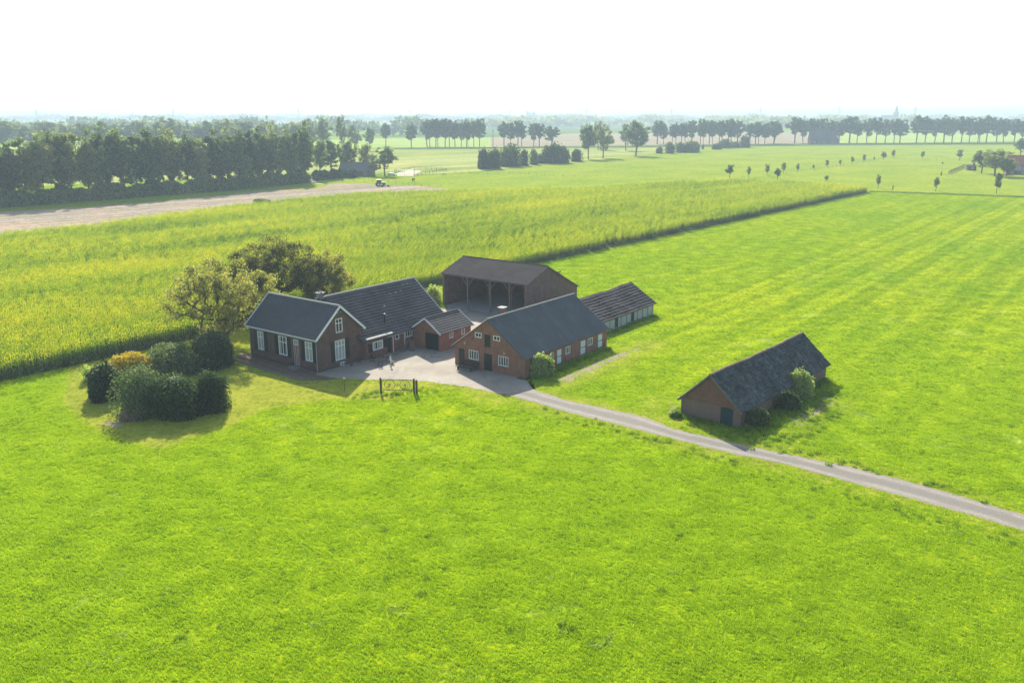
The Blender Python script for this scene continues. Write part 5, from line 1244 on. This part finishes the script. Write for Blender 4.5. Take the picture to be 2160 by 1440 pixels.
def tractor():
    r = thing('hay_machine', 'dark tractor with pale cab standing on the stubble strip', 'tractor', G(801,393), .35)
    b = MB().box(-.9,2.4,-.5,.5,.9,1.7).box(2.0,2.6,-.35,.35,.8,1.4).build('body', M['dark_paint'], r); c = MB().box(-1.2,.6,-.85,.85,1.7,2.75).build('cab', M['glass'], r); MB().box(-1.35,.75,-.95,.95,2.753,2.9).build('cab_roof', M['offwhite'], c)
    for (x, y, rr) in ((-.8,-1.05,.85),(-.8,1.05,.85),(1.9,-.9,.5),(1.9,.9,.5)): 
        w = MB().tube((x,y-.22,rr),(x,y+.22,rr),rr,n=18).build('wheel', M['rubber'], r); MB().tube((x,y-.24,rr),(x,y+.24,rr),rr*.5,n=12).build('rim', M['white'], w)
    MB().tube((1.4,.0,1.7),(1.4,0,2.5),.05).build('exhaust', M['black'], r)
    t = thing('hay_rake', 'low hay rake hitched behind the dark tractor', 'implement', G(813,394), .35); MB().beam((-2.2,0,.6),(2.2,0,.6),.12,.12).beam((-1.5,-1,.6),(-1.5,1,.6),.1,.1).beam((1.2,-1,.6),(1.2,1,.6),.1,.1).build('frame', M['iron'], t)
    for (x, y) in ((-1.5,-1),(-1.5,1),(1.2,-1),(1.2,1)): MB().tube((x,y-.12,.4),(x,y+.12,.4),.4,n=14).build('wheel', M['rubber'], t)
tractor()
def car():
    r = thing('parked_car', 'silver car parked under the round farmstead tree', 'car', G(826,371), .1)
    MB().prism([(-2.1,.35),(2.1,.35),(2.15,.8),(1.2,.95),(.6,1.42),(-1.2,1.45),(-1.9,.95),(-2.15,.8)],-.85,.85).build('body', M['car'], r); MB().prism([(-1.75,.98),(1.1,.98),(.58,1.38),(-1.15,1.4)],-.86,.86).build('window', M['glass'], r)
    for x in (-1.3,1.3):
        for y in (-.8,.8): w = MB().tube((x,y-.1,.33),(x,y+.1,.33),.33,n=16).build('wheel', M['rubber'], r); MB().tube((x,y-.11,.33),(x,y+.11,.33),.18,n=10).build('rim', M['steel'], w)
car()
t = thing('paddock_canopy', 'dark green canvas slung between poles in the paddock', 'canopy', G(853,369), 0)
m = MB(); n = 8
for i in range(n):
    z = lambda k: 2.9-.9*math.sin(math.pi*k/n)
    for j in range(2): m.quad((-5+10*i/n,j*1.5,z(i)),(-5+10*(i+1)/n,j*1.5,z(i+1)),(-5+10*(i+1)/n,j*1.5+1.5,z(i+1)+.3),(-5+10*i/n,j*1.5+1.5,z(i)+.3))
m.build('canvas', M['tarp'], t)
for (x, y) in ((-5,0),(5,0),(-5,3),(5,3),(0,0)): MB().tube((x,y,0),(x,y,3.0 if x else 2.0),.07).build('pole', M['wood_dark'], t)
g = G(552,428); bm_ = shrub_mesh('heap', 77, 3.0, 2.2, 1.3, 2500, .45, lumps=.15, fill=.5); o = put('manure_heap', bm_, M['leaf_green']); o.location = g; tag(o, 'dark overgrown heap on the stubble strip beside the maize', 'heap')

def pylon(u, vt, D, label):
    m = D/FPX; x = (u-1080)*D/FPX/ (1.0); H = min(CAM_H+(HOR-vt)*D/math.hypot(FPX,477), 64); r = thing('pylon', label, 'pylon', (x*FPX/math.hypot(FPX,477)*1.0, D, 0), 0, 'power pylons on the horizon')
    b = 4.2; f = MB(); n = 7
    for k in range(n):
        z0, z1 = H*.97*k/n, H*.97*(k+1)/n; w0, w1 = b*(1-k/n)+.7, b*(1-(k+1)/n)+.7
        for (sx, sy) in ((1,1),(1,-1),(-1,1),(-1,-1)): f.beam((sx*w0,sy*w0,z0),(sx*w1,sy*w1,z1),.45,.45)
        for s in (1,-1): f.beam((-w0*s,-w0,z0),(w1*s,-w1,z1),.3,.3); f.beam((-w0*s,w0,z0),(w1*s,w1,z1),.3,.3)
    f.build('lattice_mast', M['far_metal'], r)
    for z, w in ((.72,9),(.82,11),(.92,7)): MB().beam((-w,0,H*z),(w,0,H*z),.6,.5).beam((-w,0,H*z),(0,0,H*z+2),.3,.3).beam((w,0,H*z),(0,0,H*z+2),.3,.3).build('crossarm', M['far_metal'], r)
for i, (u, vt) in enumerate(((77,230),(365,228),(630,228),(865,224),(1074,226),(1237,222),(1416,226),(1604,226),(1770,224),(1930,226))):
    pylon(u, vt, 2900+60*(i%3), '%s lattice pylon from the left on the horizon' % ordn(i))
def church():
    D = 2950; x = (1892-1080)*D/1910; r = thing('church', 'distant church with slender pointed spire on the right horizon', 'church', (x, D, 0), 0)
    MB().prism([(0,0),(16,0),(16,18),(8,30),(0,18)], -48, -7, axis='x').build('nave', M['brick_barn'], r); MB().box(-6.99,7,1,15,0,38).build('tower', M['brick_barn'], r)
    m = MB(); k = [(-5,3,38),(5,3,38),(5,13,38),(-5,13,38)]; ap = (0,8,65)
    for i in range(4): m.quad(k[i], k[(i+1)%4], ap)
    m.quad(*k).build('spire', M['tile_main'], r)
    D = 3900; x = (1120-1080)*D/1910; r = thing('tower_blocks', 'faint cluster of tall buildings left of centre on the horizon', 'buildings', (x, D, 0), 0)
    for (a, b, h) in ((-20,-8,44),(-6,4,38),(6,18,42),(20,26,34)): MB().box(a, b, 0, 14, 0, h).box(a+2,b-2,2,12,h,h+2).build('block', M['concrete'], r)
church()

# ------------------------------------------------------------------ air, light, camera
hz = MB().box(-9500, 9500, -120, 8200, -1, 67).build('haze', None); tag(hz, None, None, None, 'stuff'); hz['label'] = 'pale summer haze lying over the farmland'
hm = bpy.data.materials.new('haze_air'); hm.use_nodes = True; nt = hm.node_tree; nt.nodes.clear(); out = nt.nodes.new('ShaderNodeOutputMaterial'); pv = nt.nodes.new('ShaderNodeVolumePrincipled')
pv.inputs['Color'].default_value = (.70,.89,1.0,1); pv.inputs['Density'].default_value = .00036; pv.inputs['Anisotropy'].default_value = 0.05
nt.links.new(pv.outputs[0], out.inputs['Volume']); hz.data.materials.append(hm)

SUN_AZ = R(-12.4); SUN_EL = R(31.5)      # azimuth measured from +Y towards +X
sd = Vector((math.sin(SUN_AZ)*math.cos(SUN_EL), math.cos(SUN_AZ)*math.cos(SUN_EL), math.sin(SUN_EL)))
ld = bpy.data.lights.new('sun', 'SUN'); ld.energy = 5.0; ld.angle = R(.55); ld.color = (1,.93,.80)
lo = bpy.data.objects.new('sun', ld); COL.objects.link(lo); lo.rotation_euler = (-sd).to_track_quat('-Z', 'Y').to_euler()
wd_ = bpy.data.worlds.new('World'); SC.world = wd_; wd_.use_nodes = True; nt = wd_.node_tree; bg = nt.nodes['Background']
sky = nt.nodes.new('ShaderNodeTexSky'); sky.sky_type = 'NISHITA'; sky.sun_disc = False; sky.sun_elevation = SUN_EL; sky.sun_rotation = SUN_AZ
sky.air_density = 1.0; sky.dust_density = 1.6; sky.ozone_density = 1.0
nt.links.new(sky.outputs[0], bg.inputs['Color']); bg.inputs['Strength'].default_value = .125
cam = bpy.data.cameras.new('camera'); co = bpy.data.objects.new('camera', cam); COL.objects.link(co); SC.camera = co
co.location = (0,0,CAM_H); co.rotation_euler = (math.pi/2-PITCH, 0, 0); cam.sensor_width = 36; cam.lens = FPX/2160*36; cam.clip_end = 30000; cam.clip_start = .5
SC.render.engine = 'CYCLES'; SC.view_settings.view_transform = 'Standard'; SC.view_settings.look = 'None'; SC.view_settings.gamma = 1.0; SC.view_settings.exposure = .87
SC.cycles.max_bounces = 6; SC.cycles.volume_bounces = 0; SC.cycles.transparent_max_bounces = 8
